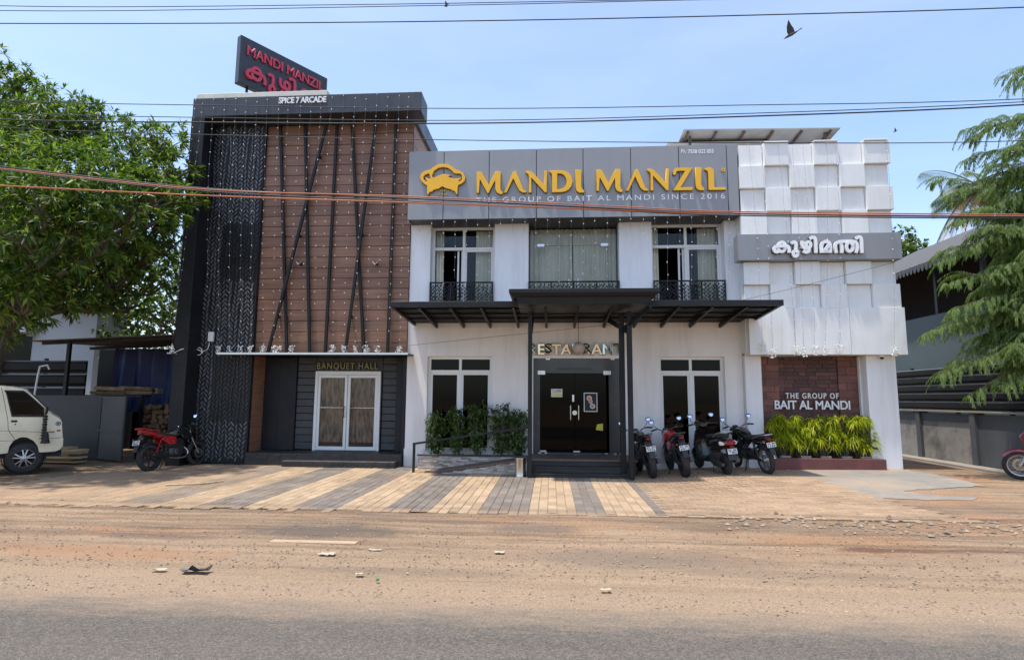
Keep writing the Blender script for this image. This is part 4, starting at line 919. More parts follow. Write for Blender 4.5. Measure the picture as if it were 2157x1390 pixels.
# ================================================================== sheet roof behind the fascia
ro = thing('rooftop_shed_roof', 'tilted metal sheet roof standing behind the fascia near the wing', 'roof', (5.3, 15.6, 7.4))
c1, c2 = P(1440, 268, 14.6), P(1763, 283, 14.6); zz = (c1.z+c2.z)/2+.04
MB().prism([(c1.x, 14.6, zz+.03), (c2.x+.1, 14.6, zz-.03), (c2.x+.1, 17.6, zz-.28), (c1.x, 17.6, zz-.22)], (0, 0, .02)).build('sheet', mat('bare_roof_sheet', (.36, .35, .33), .5, metal=.2, var=.12), ro)
MB().prism([(c1.x-.35, 15.0, zz-.14), (c1.x+2.3, 15.0, zz-.16), (c1.x+2.3, 17.6, zz-.34), (c1.x-.35, 17.6, zz-.32)], (0, 0, .02)).build('sheet', mat('bare_roof_sheet', (.36, .35, .33), .5, metal=.2, var=.12), ro)
for k in range(6):
    x = c1.x+.12+k*(c2.x-c1.x-.1)/5.2; MB().bar((x, 14.65, zz-.02-.01*k), (x, 17.5, zz-.28-.01*k), .05, .06).build('rafter', RUST, ro)
for x in (c1.x+.2, c2.x-.2):
    for y in (14.8, 17.2): MB().bar((x, y, 7.40), (x, y, zz-.05), .06, .06, (0, 1, 0)).build('leg', RUST, ro)
# ================================================================== MOTORCYCLES
def wheel(parent, cx, Rr, tw_, rim_mat, spokes='alloy', disc=True, cy=0.0):
    rr = Rr-.085 if Rr > .25 else Rr-.075; c = (cx, cy, Rr)
    mb = MB().lathe([(rr+.012, -tw_*.36), (rr+.018, -tw_*.30), (rr-.004, -.012), (rr-.004, .012), (rr+.018, tw_*.30), (rr+.012, tw_*.36), (rr-.016, tw_*.28), (rr-.016, -tw_*.28)], c, (0, 1, 0), 36, True)
    mb.lathe([(.035, -.06), (.045, -.05), (.045, .05), (.035, .06)], c, (0, 1, 0), 16)
    if spokes == 'alloy':
        for k in range(6):
            a = k*math.pi/3+.3; d = Vector((math.cos(a), 0, math.sin(a))); e = Vector((math.cos(a+.16), 0, math.sin(a+.16)))
            mb.bar(Vector(c)+d*.035, Vector(c)+e*(rr-.008), .028, .03, (0, 1, 0))
    else:
        for k in range(28):
            a = k*math.pi/14; b = a+(.5 if k % 2 else -.5); s = .03 if k % 4 < 2 else -.03
            mb.tube([Vector(c)+Vector((.035*math.cos(b), s, .035*math.sin(b))), Vector(c)+Vector(((rr-.005)*math.cos(a), 0, (rr-.005)*math.sin(a)))], .0025, 4)
    w = mb.build('wheel', rim_mat, parent, smooth=True)
    prof = []
    for k in range(13):
        t = math.pi*(k/12); prof.append((rr+.008+(Rr-rr-.008)*math.sin(t)**.75, -tw_/2*math.cos(t)))
    prof += [(rr+.004, tw_*.3), (rr+.004, -tw_*.3)]
    MB().lathe(prof, c, (0, 1, 0), 44, True).build('tyre', RUBBER, w, smooth=True)
    mb = MB()
    for k in range(30):
        a = 2*math.pi*k/30
        for s in (-1, 1):
            p = Vector(c)+Vector((math.cos(a+.05*s)*(Rr-.002), s*tw_*.16, math.sin(a+.05*s)*(Rr-.002))); q = Vector(c)+Vector((math.cos(a+.14)*(Rr-.010), s*tw_*.36, math.sin(a+.14)*(Rr-.010)))
            mb.bar(p, q, .012, .008, Vector((math.cos(a), 0, math.sin(a))))
    mb.build('tread', RUBBER, w)
    if disc:
        mb = MB().lathe([(.075, -.002), (.125, -.002), (.125, .002), (.075, .002)], (cx, cy-.065, Rr), (0, 1, 0), 32, True)
        for k in range(5): a = k*1.2566; mb.bar((cx+.04*math.cos(a), cy-.065, Rr+.04*math.sin(a)), (cx+.08*math.cos(a), cy-.065, Rr+.08*math.sin(a)), .015, .004, (0, 1, 0))
        mb.build('brake_disc', STEEL, w, smooth=True)
    return w
def mirror(parent, base, top, flip, rot=0):
    o = MB().tube([base, Vector(base)*.4+Vector(top)*.6+Vector((.02, 0, -.02)), top], .006, 6).build('mirror', PLASTIC, parent, smooth=True)
    t = Vector(top); MB().body([(t.x+.02, t.y, t.z+.03, .03, .02), (t.x+.012, t.y, t.z+.03, .062, .042), (t.x-.008, t.y, t.z+.03, .068, .046)], 18, 2.4).build('mirror_shell', PLASTIC, o, smooth=True)
    MB().lathe([(.048, 0), (.048, .004)], (t.x-.012, t.y, t.z+.03), (-.93, 0, .36), 20).build('mirror_glass', MIRROR, o)
def plate(parent, x, z, text, tilt=.35, w=.20, h=.10, y=0):
    'rear plate facing -x'
    fr = lambda u, v, ww: Vector((x-ww*math.cos(tilt)+v*math.sin(tilt)*-1*-1*.0 + v*math.tan(tilt)*.6, y-u, z+v))
    mb = MB().prism([fr(-w/2, -h/2, 0), fr(w/2, -h/2, 0), fr(w/2, h/2, 0), fr(-w/2, h/2, 0)], (.006, 0, 0)); o = mb.build('number_plate', PLATE, parent)
    for i, s in enumerate(text): finish('plate_lettering', text_mesh(s, (-w*.42, w*.42, h*.06-i*h*.46, h*.42-i*h*.46), .003, lambda u, v, ww: fr(u, v, ww+.003), 1, .03), INK, o)
def indicator(parent, x, y, z, s):
    MB().tube([(x, y, z), (x-.01, y+s*.055, z)], .007, 6).build('indicator_stalk', PLASTIC, parent); MB().body([(x+.02, y+s*.07, z, .008, .008), (x, y+s*.07, z, .018, .013), (x-.02, y+s*.07, z, .014, .011)], 12).build('indicator', LAMP_O, parent, smooth=True)
def motorcycle(label, tank=PAINT_K, tail=PAINT_K, side=PAINT_K, fat=.13, rim=PLASTIC, spokes='alloy', text=('KL 04', '1234'), style='sport', fairing=None, front_guard=PLASTIC, muff=ENGINE, rack=False, mats=None):
    t = thing('motorcycle', label, 'motorcycle', (0, 0, 0), 'motorcycles parked outside the restaurant')
    Rr = .305
    wheel(t, -.66, Rr, fat, rim, spokes, False); wheel(t, .67, .30, .105 if style == 'sport' else .085, rim, spokes, True)
    # fork, guard, headlamp
    for s in (-1, 1):
        MB().tube([(.67, s*.075, .30), (.50, s*.075, .62), (.40, s*.075, .92)], [.024, .022, .019], 10).build('fork_leg', STEEL if s else BLACK, t, smooth=True)
    V = []; arc = [R(a) for a in range(35, 176, 14)]
    rings = [[(.67+(.325+d)*math.cos(a), yy, .30+(.325+d)*math.sin(a)) for yy, d in ((-.062, -.03), (-.045, .012), (0, .024), (.045, .012), (.062, -.03), (.04, .004), (0, .014), (-.04, .004))] for a in arc]
    MB().loft(rings).build('front_mudguard', front_guard, t, smooth=True)
    MB().body([(.60, 0, .86, .055, .06), (.56, 0, .86, .095, .095), (.46, 0, .87, .085, .085), (.40, 0, .87, .05, .05)], 18).build('headlamp', fairing or PLASTIC, t, smooth=True)
    MB().body([(.605, 0, .86, .05, .05), (.612, 0, .86, .035, .035)], 18).build('headlamp_lens', STEEL, t, smooth=True)
    MB().body([(.47, 0, .98, .03, .02), (.44, 0, .985, .075, .035), (.38, 0, .97, .06, .02)], 14).build('instrument', PLASTIC, t, smooth=True)
    hb = MB().tube([(.28, .36, 1.00), (.33, .22, 1.02), (.39, .10, .96), (.40, 0, .95), (.39, -.10, .96), (.33, -.22, 1.02), (.28, -.36, 1.00)], .012, 8).build('handlebar', ENGINE, t, smooth=True)
    for s in (-1, 1):
        MB().tube([(.27, s*.385, .998), (.31, s*.25, 1.017)], .019, 10).build('grip', RUBBER, hb, smooth=True)
        MB().tube([(.37, s*.36, 1.0), (.36, s*.22, 1.0)], .007, 6).build('lever', STEEL, hb, smooth=True)
        mirror(t, (.34, s*.21, 1.03), (.36, s*.33, 1.17 if style != 'low' else 1.10), s)
    # tank, seat, tail
    MB().body([(.42, 0, .80, .05, .05), (.36, 0, .83, .13, .10), (.22, 0, .86, .155, .125), (.06, 0, .84, .145, .11), (-.08, 0, .80, .10, .07), (-.14, 0, .79, .06, .04)], 22, 2.5).build('tank', tank, t, smooth=True)
    MB().lathe([(.03, 0), (.034, .006), (.028, .014), (.001, .016)], (.16, 0, .978), n=16).build('fuel_cap', STEEL, t, smooth=True)
    if style == 'sport':
        MB().body([(-.04, 0, .80, .06, .03), (-.12, 0, .795, .11, .04), (-.30, 0, .80, .13, .045), (-.42, 0, .84, .12, .045), (-.62, 0, .90, .10, .035), (-.74, 0, .92, .06, .02)], 18, 3).build('seat', RUBBER, t, smooth=True)
        MB().body([(-.20, 0, .74, .09, .03), (-.40, 0, .78, .125, .045), (-.60, 0, .835, .115, .05), (-.78, 0, .885, .085, .04), (-.90, 0, .915, .05, .02)], 18, 2.8).build('tail_cowl', tail, t, smooth=True)
        tx, tz = -.88, .885
    else:
        MB().body([(.0, 0, .78, .07, .03), (-.10, 0, .775, .12, .04), (-.30, 0, .775, .135, .05), (-.50, 0, .80, .135, .05), (-.70, 0, .83, .12, .045), (-.80, 0, .84, .09, .03)], 18, 3.2).build('seat', RUBBER, t, smooth=True)
        MB().body([(-.30, 0, .70, .10, .04), (-.55, 0, .735, .12, .05), (-.75, 0, .775, .10, .05), (-.88, 0, .79, .075, .04)], 18, 2.8).build('tail_cowl', tail, t, smooth=True)
        tx, tz = -.90, .785
    MB().tube([(-.50, .14, tz), (-.72, .13, tz+.06), (-.93, .09, tz+.085), (-.96, 0, tz+.09), (-.93, -.09, tz+.085), (-.72, -.13, tz+.06), (-.50, -.14, tz)], .012, 8).build('grab_rail', SILVER if rack else tail, t, smooth=True)
    MB().body([(tx+.04, 0, tz-.01, .055, .022), (tx-.01, 0, tz-.015, .06, .026), (tx-.04, 0, tz-.02, .04, .018)], 16, 3).build('tail_lamp', LAMP_R, t, smooth=True)
    # rear mudguard hanging behind the wheel
    mb = MB(); mb.loft([[(tx+.06, -.07, tz-.04), (tx+.06, .07, tz-.04), (tx+.075, .07, tz-.04), (tx+.075, -.07, tz-.04)], [(-.97, -.06, .62), (-.97, .06, .62), (-.955, .06, .62), (-.955, -.06, .62)], [(-1.02, -.055, .46), (-1.02, .055, .46), (-1.005, .055, .45), (-1.005, -.055, .45)]]); mb.build('rear_mudguard', PLASTIC, t, smooth=False)
    plate(t, -.985, .66, text)
    for s in (-1, 1): indicator(t, -.93, s*.06, .74, s)
    rings = [[(-.66+(.34+d)*math.cos(a), yy, Rr+(.34+d)*math.sin(a)) for yy, d in ((-.075, -.03), (-.05, .01), (0, .02), (.05, .01), (.075, -.03), (0, .008))] for a in [R(q) for q in range(40, 131, 15)]]
    MB().loft(rings).build('tyre_hugger', PLASTIC, t, smooth=True)
    # frame, swing arm, engine
    MB().tube([(.42, 0, .86), (.25, 0, .66), (.15, 0, .36), (-.10, 0, .30), (-.25, 0, .40), (-.30, 0, .72)], .022, 8).tube([(.40, 0, .80), (-.10, .07, .74), (-.75, .06, .80)], .016, 8).tube([(.40, 0, .80), (-.10, -.07, .74), (-.75, -.06, .80)], .016, 8).build('frame', BLACK, t, smooth=True)
    for s in (-1, 1):
        MB().bar((-.20, s*.09, .40), (-.68, s*.10, .305), .03, .055).build('swing_arm', ENGINE, t, bevel=.006)
        if style != 'sport' or True:
            mb = MB().tube([(-.58, s*.105, .36), (-.42, s*.105, .70)], .014, 8)
            for k in range(9): q = Vector((-.565, s*.105, .39)).lerp(Vector((-.45, s*.105, .64)), k/8); mb.lathe([(.022, -.008), (.033, 0), (.022, .008)], q, (.34, 0, .9), 10)
            mb.build('shock_absorber', mats or ENGINE, t, smooth=True)
    mb = MB().body([(-.20, 0, .40, .10, .10), (-.10, 0, .39, .15, .13), (.10, 0, .38, .15, .12), (.20, 0, .38, .09, .08)], 16, 3)
    for k in range(7): mb.box(.08+k*.006, .24+k*.006, -.085, .085, .50+k*.026, .512+k*.026)
    mb.box(.10, .25, -.065, .065, .44, .70); mb.lathe([(.09, 0), (.09, .03), (.07, .045)], (-.02, .14, .39), (0, 1, 0), 20); mb.lathe([(.085, 0), (.085, .03), (.06, .045)], (-.04, -.14, .38), (0, -1, 0), 20)
    mb.build('engine', ENGINE, t, smooth=True)
    for s in (-1, 1):
        MB().prism([(-.02, s*.10, .74), (-.34, s*.11, .77), (-.44, s*.11, .70), (-.22, s*.13, .56), (-.06, s*.13, .58)], (0, s*.03, 0)).build('side_panel', side, t, bevel=.010, seg=2)
        MB().prism([(.10, s*.12, .80), (.38, s*.11, .82), (.44, s*.11, .70), (.30, s*.13, .62), (.14, s*.13, .70)], (0, s*.03, 0)).build('tank_shroud', tank if s else tank, t, bevel=.010, seg=2)
        MB().tube([(-.12, s*.10, .34), (-.12, s*.26, .33)], .014, 8).build('footpeg', RUBBER, t); MB().tube([(-.38, s*.10, .42), (-.42, s*.22, .43)], .012, 8).build('footpeg', RUBBER, t)
    ex_ = MB().tube(spline([(.24, -.04, .50), (.34, -.08, .36), (.22, -.11, .24), (-.10, -.13, .25), (-.30, -.15, .29)], 4), .020, 10).build('exhaust_pipe', CHROME, t, smooth=True)
    MB().lathe([(.022, 0), (.045, .06), (.052, .14), (.052, .42), (.046, .45), (.03, .452)], (-.26, -.165, .285), (-1, -.05, .17), 20).build('muffler', muff, ex_, smooth=True)
    MB().lathe([(.020, .0), (.034, .0), (.034, .010), (.020, .010)], (-.26-.45, -.165-.022, .285+.078), (-1, -.05, .17), 20, True).build('muffler_tip', CHROME if text[1] == '5567' else ENGINE, ex_, smooth=True)
    MB().tube([(-.10, .12, .30), (-.16, .24, .06), (-.16, .27, .012)], .010, 8).build('side_stand', BLACK, t)
    MB().bar((-.06, .13, .40), (-.66, .12, .32), .012, .07).build('chain_guard', PLASTIC, t)
    if fairing:
        MB().body([(.64, 0, .90, .02, .02), (.58, 0, .90, .11, .10), (.46, 0, .92, .14, .14), (.38, 0, .95, .12, .08)], 18, 2.3).build('headlamp_fairing', fairing, t, smooth=True)
    return t
def park(t, rear, heading, lean=7, Rw=.305):
    'put the rear wheel contact at rear; heading in degrees from +Y towards -X'
    z = R(90+heading); ln = R(-lean)
    M = Matrix.Rotation(z, 4, 'Z') @ Matrix.Rotation(ln, 4, 'X')
    k_ = .94; off = M @ Vector((-.66*k_, 0, 0)); p = Vector(rear)-off; t.rotation_euler = M.to_euler(); t.location = p; t.scale = (k_,)*3
b1 = motorcycle('red and black motorcycle parked beside the black leaf screen', PAINT_K, PAINT_R, PAINT_R, .12, PLASTIC, 'alloy', ('KL 23', '5567'), 'sport', PAINT_K, muff=PLASTIC, mats=PAINT_R)
park(b1, (-8.62, 12.0, .0), -13, 7)
b2 = motorcycle('black motorcycle half hidden behind the right canopy post', PAINT_K, PAINT_K, PAINT_K, .15, PLASTIC, 'alloy', ('KL 04', '7276'), 'sport')
g = Vector((2.08, 12.12, 0)); g.z = gz(g.x, g.y); park(b2, g, 3, 9)
b3 = motorcycle('red tanked sports motorcycle with fat bare rear tyre', PAINT_R, PAINT_K, PAINT_R, .16, PLASTIC, 'alloy', ('KL 05', '6311'), 'sport')
g = Vector((2.74, 12.12, 0)); g.z = gz(g.x, g.y); park(b3, g, 2, 9)
b4 = motorcycle('black commuter motorcycle with chrome rail nearest the red stone wall', PAINT_K, PAINT_K, PAINT_K, .10, SILVER, 'wire', ('KL 04', '1134'), 'commuter', None, muff=CHROME, rack=True)
g = Vector((4.44, 12.30, 0)); g.z = gz(g.x, g.y); park(b4, g, 11, 8)
b5 = motorcycle('maroon motorcycle with wire wheel cut off by the right edge', PAINT_M, PAINT_M, PAINT_M, .10, SILVER, 'wire', ('KL 04', '2210'), 'commuter', PAINT_M, PAINT_M, CHROME, True)
# faces left: front wheel at about x=9.75
fw_ = G(2152, 1010); h5 = 55; d5 = Vector((-math.sin(R(h5)), math.cos(R(h5)), 0)); park(b5, fw_-d5*1.25, h5, 6)
# ------------------------------------------------------------------ scooter
def scooter(label):
    t = thing('scooter', label, 'scooter', (0, 0, 0)); Rr = .215
    wheel(t, -.60, Rr, .10, ENGINE, 'alloy', False); wheel(t, .62, Rr, .09, ENGINE, 'alloy', False)
    MB().body([(-.02, 0, .58, .07, .10), (-.12, 0, .60, .15, .14), (-.35, 0, .61, .19, .14), (-.58, 0, .64, .185, .13), (-.76, 0, .67, .14, .10), (-.86, 0, .69, .08, .05)], 22, 2.6).build('rear_body', PAINT_K, t, smooth=True)
    MB().body([(.06, 0, .745, .05, .02), (-.05, 0, .755, .12, .035), (-.25, 0, .755, .145, .04), (-.42, 0, .775, .15, .045), (-.62, 0, .785, .13, .04), (-.72, 0, .785, .08, .02)], 18, 3).build('seat', RUBBER, t, smooth=True)
    MB().tube(spline([(-.48, .15, .77), (-.60, .155, .83), (-.76, .12, .87), (-.82, 0, .88), (-.76, -.12, .87), (-.60, -.155, .83), (-.48, -.15, .77)], 4), .017, 10).build('grab_rail', SILVER, t, smooth=True)
    MB().body([(-.80, 0, .665, .11, .045), (-.86, 0, .66, .125, .045), (-.885, 0, .655, .10, .03)], 18, 3).build('tail_lamp', LAMP_R, t, smooth=True)
    for s in (-1, 1): MB().body([(-.74, s*.15, .655, .035, .04), (-.80, s*.145, .65, .04, .035), (-.84, s*.13, .645, .02, .02)], 12).build('indicator', PLATE, t, smooth=True)
    MB().prism([(-.80, -.09, .60), (-.88, -.09, .56), (-.96, -.075, .33), (-.94, -.075, .32), (-.80, -.09, .50)], (0, .18, 0)).build('rear_mudguard', PLASTIC, t, bevel=.01)
    plate(t, -.925, .50, ('KL 04', 'Y 4871'))
    box('reflector', LAMP_R, t, -.905, -.89, -.04, .04, .575, .60)
    MB().body([(.30, 0, .27, .16, .03), (.10, 0, .26, .20, .035), (-.10, 0, .27, .19, .05), (-.22, 0, .34, .17, .08)], 16, 4).build('floorboard', PLASTIC, t, smooth=True)
    MB().loft([[(.30, -.20, .28), (.36, 0, .28), (.30, .20, .28), (.27, .19, .28), (.32, 0, .28), (.27, -.19, .28)], [(.36, -.21, .55), (.44, 0, .55), (.36, .21, .55), (.33, .20, .55), (.40, 0, .55), (.33, -.20, .55)], [(.32, -.16, .85), (.42, 0, .87), (.32, .16, .85), (.29, .15, .85), (.37, 0, .86), (.29, -.15, .85)], [(.28, -.10, .92), (.36, 0, .94), (.28, .10, .92), (.25, .09, .92), (.32, 0, .93), (.25, -.09, .92)]]).build('leg_shield', PAINT_K, t, smooth=True)
    MB().body([(.56, 0, .52, .05, .12), (.50, 0, .60, .12, .18), (.40, 0, .65, .16, .2)], 16, 2.4).build('front_apron', PAINT_K, t, smooth=True)
    rings = [[(.62+(.24+d)*math.cos(a), yy, Rr+(.24+d)*math.sin(a)) for yy, d in ((-.065, -.04), (-.05, .01), (0, .02), (.05, .01), (.065, -.04), (0, .006))] for a in [R(q) for q in range(20, 171, 15)]]
    MB().loft(rings).build('front_mudguard', PAINT_K, t, smooth=True)
    for s in (-1, 1): MB().tube([(.62, s*.06, Rr), (.48, s*.05, .52)], .018, 8).build('fork_leg', ENGINE, t, smooth=True)
    MB().body([(.44, 0, .98, .06, .05), (.38, 0, 1.0, .13, .075), (.28, 0, .995, .15, .06), (.20, 0, .97, .08, .03)], 18, 2.5).build('handlebar_cover', PAINT_K, t, smooth=True)
    hb = MB().tube([(.24, .34, .985), (.29, .15, 1.0), (.30, 0, 1.0), (.29, -.15, 1.0), (.24, -.34, .985)], .012, 8).build('handlebar', ENGINE, t, smooth=True)
    for s in (-1, 1):
        MB().tube([(.235, s*.35, .984), (.27, s*.22, .995)], .019, 10).build('grip', RUBBER, hb, smooth=True); MB().tube([(.33, s*.33, .99), (.33, s*.18, 1.0)], .007, 6).build('lever', STEEL, hb)
        mirror(t, (.29, s*.19, 1.02), (.31, s*.25, 1.15), s)
    MB().body([(-.25, .12, .27, .04, .06), (-.45, .13, .24, .06, .08), (-.62, .13, .22, .06, .07), (-.72, .12, .22, .03, .03)], 14, 3).build('engine', ENGINE, t, smooth=True)
    MB().lathe([(.03, 0), (.055, .05), (.06, .32), (.05, .36), (.02, .365)], (-.42, -.17, .27), (-1, 0, .08), 18).build('muffler', ENGINE, t, smooth=True)
    MB().tube([(-.30, .12, .24), (-.36, .16, .01)], .010, 8).tube([(-.30, -.12, .24), (-.36, -.16, .01)], .010, 8).tube([(-.36, .16, .01), (-.36, -.16, .01)], .010, 8).build('centre_stand', BLACK, t)
    return t
sc_ = scooter('black scooter with silver grab rail and wide red tail lamp')
g = Vector((3.60, 12.24, 0)); g.z = gz(g.x, g.y)
M = Matrix.Rotation(R(90+12), 4, 'Z') @ Matrix.Rotation(R(-5), 4, 'X'); sc_.rotation_euler = M.to_euler(); sc_.location = g-(M @ Vector((-.60, 0, 0)))

# ================================================================== VAN
vn = thing('minivan', 'cream minivan nose with black tassel on its mirror at the left edge', 'van', (0, 0, 0))
VW_ = Vector((-10.78, 11.16, 0)); VH = Vector((.74, .673, 0)).normalized(); VNRM = Vector((VH.y, -VH.x, 0)); VY = 0.0; VW = 1.46
def V5(x, y):
    d = ray(x/6.045, 780+y/6.045); t_ = VW_.dot(VNRM)/d.dot(VNRM); p = d*t_; return ((p-VW_).dot(VH), p.z+CAMH)
prof = [(-3.0, .42), (-3.05, .9), (-2.97, 1.45), (-2.8, 1.74), (-2.45, 1.79)] + [V5(*q) for q in [(0, 205), (150, 215), (290, 236), (345, 262), (480, 385), (615, 520), (680, 575), (760, 622), (782, 660), (788, 760), (792, 850), (800, 868), (796, 960), (760, 1005), (700, 1028), (500, 1042)]]
arc = [V5(300+205*math.cos(R(a)), 1050-205*math.sin(R(a))) for a in (2, 25, 50, 75, 90, 105, 130, 155, 178)]
arc2 = [(-2.25+.34*math.cos(R(a)), .36+.34*math.sin(R(a))) for a in (5, 40, 70, 90, 110, 140, 175)]
outline = prof+arc+[V5(80, 1052), (-1.87, .33)]+arc2+[(-2.65, .36)]
win = [V5(*q) for q in [(62, 258), (300, 262), (345, 288), (560, 475), (562, 584), (152, 582), (88, 310)]]
win2 = [(-2.2, 1.12), (-.87, 1.12), (-.97, 1.62), (-2.2, 1.62)]
for y in (VY+.02, VY+VW-.02):
    finish('body_side', fill2d([outline, win, win2], .03, xz(y), .008, 2), VANP, vn, smooth=True)
# roof, screen, nose as strips following the profile
def strip(name, pts, mt, y0, y1, th=.02, bul=0.0):
    n = len(pts); k = 7; V = []
    for j in range(k):
        t = j/(k-1); yy = y0+(y1-y0)*t; b = bul*(1-(2*t-1)**2)
        for x, z in pts: V.append((x+b*.4, yy, z+b))
    F = [(j*n+i, j*n+i+1, (j+1)*n+i+1, (j+1)*n+i) for j in range(k-1) for i in range(n-1)]
    return raw(name, V, F, mt, vn, smooth=True)
strip('roof', prof[0:9], VANP, VY+.03, VY+VW-.03, bul=.03); strip('windscreen', prof[8:11], GLASS_D, VY+.05, VY+VW-.05, bul=.02); strip('bonnet', prof[10:15], VANP, VY+.03, VY+VW-.03, bul=.015); strip('bumper', prof[15:21], VANP, VY+.03, VY+VW-.03)
MB().box(-2.75, .65, VY+.05, VY+VW-.05, .34, .42).box(-2.65, .40, VY+.08, VY+VW-.08, .42, .95).build('cabin_floor', INT, vn)
MB().box(-.75, -.25, VY+.15, VY+.60, .9, 1.42).box(-.75, -.25, VY+.85, VY+1.3, .9, 1.42).build('seat', PLASTIC, vn, bevel=.05, seg=2)
s_ = MB().lathe([(.16, -.012), (.172, 0), (.16, .012)], (.03, VY+.40, 1.22), (.8, 0, .55), 20, True).build('steering_wheel', PLASTIC, vn, smooth=True)
for pl_, nm in ((win, 'door_glass'), (win2, 'side_glass')):
    wg_ = finish(nm, fill2d([pl_], .006, xz(VY+.025)), GLASS_D, vn)
    cx = sum(p[0] for p in pl_)/len(pl_); cz = sum(p[1] for p in pl_)/len(pl_)
    finish('window_rubber', fill2d([[(x+(x-cx)*.03, z+(z-cz)*.05) for x, z in pl_], [(cx+(x-cx)*.94, cz+(z-cz)*.90) for x, z in pl_]], .012, xz(VY-.006)), RUBBER, wg_)
dl = [V5(*q) for q in [(15, 215), (30, 260), (70, 470), (100, 640), (104, 745), (120, 780), (195, 888)]]
def seam(pts, w=.008): 
    o = finish('door_seam', fill2d(ribbon(pts, w), .003, xz(VY-.0035)), SEAM, vn); return o
seam(dl); seam([V5(550, 590), V5(548, 770), V5(552, 860)]); seam([V5(*q) for q in [(-200, 765), (110, 770), (330, 778), (550, 785)]], .007); seam([V5(490, 870), V5(650, 865), V5(790, 852)], .008); seam([V5(-200, 905), V5(195, 893)], .006)
a, b = V5(140, 660), V5(222, 632); box('door_handle', PLASTIC, vn, a[0], b[0], VY-.02, VY-.005, a[1], b[1], .006)
c = V5(195, 686); MB().lathe([(.014, 0), (.012, .006)], (c[0], VY-.005, c[1]), (0, -1, 0), 12).build('keyhole', PLASTIC, vn)
for ax_, nm in ((V5(303, 1140), 'front'), ((-2.25, .33), 'rear')):
    for y in (VY+.10, VY+VW-.10):
        if nm == 'rear' and y > VY+.2: pass
        cz_ = .325; c = Vector((ax_[0], y, cz_)); s = -1 if y < VY+.5 else 1
        pr = [(.19+.135*math.sin(math.pi*k/12)**.6, -.095*math.cos(math.pi*k/12)) for k in range(13)]+[(.19, .06), (.19, -.06)]
        w = MB().lathe(pr, c, (0, 1, 0), 44, True).build('wheel', RUBBER, vn, smooth=True)
        mb = MB().lathe([(.195, -.07), (.195, .05), (.175, .05), (.178, -.065)], c, (0, 1, 0), 36, True).lathe([(.178, .03), (.05, .03), (.0001, .03)], c, (0, 1, 0), 24)
        mb.build('rim', PLASTIC, w, smooth=True); mb = MB().lathe([(.196, s*.066), (.172, s*.078), (.165, s*.05)], c, (0, 1, 0), 36, True).lathe([(.062, s*.03), (.06, s*.085), (.04, s*.10), (.0001, s*.10)], c, (0, 1, 0), 20)
        for k in range(5):
            for q in (-.17, .17):
                aa = k*2*math.pi/5+.3+q; d = Vector((math.cos(aa), 0, math.sin(aa))); e = Vector((math.cos(aa+q*.35), 0, math.sin(aa+q*.35))); mb.bar(c+d*.05+Vector((0, s*.08, 0)), c+e*.175+Vector((0, s*.066, 0)), .022, .03, (0, 1, 0))
        mb.build('alloy_spokes', SILVER, w, smooth=True)
        if nm == 'front':
            MB().lathe([(.345, -.16), (.35, .0), (.36, .0), (.36, -.16)], (c.x, y-s*.02*0+.06*-s, .36), (0, 1, 0), 32, True).build('wheel_arch_liner', INT, vn)
MB().box(-.42, -.39, VY+.04, VY+.26, .10, .42).build('mud_flap', RUBBER, vn)
m0 = V5(600, 505); mr = MB().body([(m0[0]+.02, VY-.16, m0[1], .05, .05), (m0[0]+.0, VY-.16, m0[1], .07, .08), (m0[0]-.03, VY-.16, m0[1], .07, .085)], 16, 3.5).tube([(m0[0]-.02, VY-.12, m0[1]-.05), (m0[0]-.06, VY+.01, m0[1]-.06)], .018, 8).build('wing_mirror', PLASTIC, vn, smooth=True)
box('mirror_glass', MIRROR, mr, m0[0]-.034, m0[0]-.0305, VY-.22, VY-.10, m0[1]-.07, m0[1]+.07)
mb = MB(); t0 = V5(585, 580); t1 = V5(575, 920)
for k in range(9):
    z0 = t0[1]-k*.055; mb.lathe([(.015, .02), (.045+.008*(k % 2), 0), (.03, -.03)], (t0[0]-.004*k*.3, VY-.14, z0), n=12)
mb.lathe([(.02, .24), (.05, .18), (.055, .10), (.085, .0), (.06, -.005)], (t1[0], VY-.14, t1[1]), n=14); mb.tube([(t0[0], VY-.14, t0[1]+.05), (t1[0], VY-.14, t1[1]+.2)], .012, 6)
tas = mb.build('mirror_tassel', RUBBER, None, smooth=True); setp(tas, 'long black tassel hanging from the minivan mirror', 'tassel')
c = V5(742, 676); MB().lathe([(.032, 0), (.045, 0), (.045, .003), (.032, .003)], (c[0], VY-.006, c[1]), (0, -1, 0), 28, True).build('star_sticker', INK, vn)
MB().lathe([(.033, 0), (.033, .0015)], (c[0], VY-.006, c[1]), (0, -1, 0), 28).build('star_sticker_disc', PLATE, vn)
MB().prism([(c[0]+(.036 if k % 2 == 0 else .015)*math.sin(k*math.pi/5), VY-.010, c[1]+(.036 if k % 2 == 0 else .015)*math.cos(k*math.pi/5)) for k in range(10)], (0, .002, 0)).build('star', INK, vn)
a, b = V5(615, 793), V5(698, 772); box('orange_strip', LAMP_O, vn, a[0], b[0], VY-.007, VY-.004, a[1], b[1])
a, b = V5(722, 775), V5(770, 755); box('red_mark', LAMP_R, vn, a[0], b[0], VY-.007, VY-.004, a[1], b[1])
a, b = V5(625, 735), V5(672, 712); finish('side_lettering', text_mesh('DIESEL', (a[0], b[0], a[1], a[1]+.02), .003, xz(VY-.006)), INK, vn) if False else None
MB().body([(prof[12][0]+.0, VY+.22, .80, .12, .08), (prof[13][0]+.03, VY+.22, .79, .10, .07)], 14, 3).build('headlamp', STEEL, vn, smooth=True); MB().body([(prof[12][0], VY+VW-.22, .80, .12, .08), (prof[13][0]+.03, VY+VW-.22, .79, .10, .07)], 14, 3).build('headlamp', STEEL, vn, smooth=True)
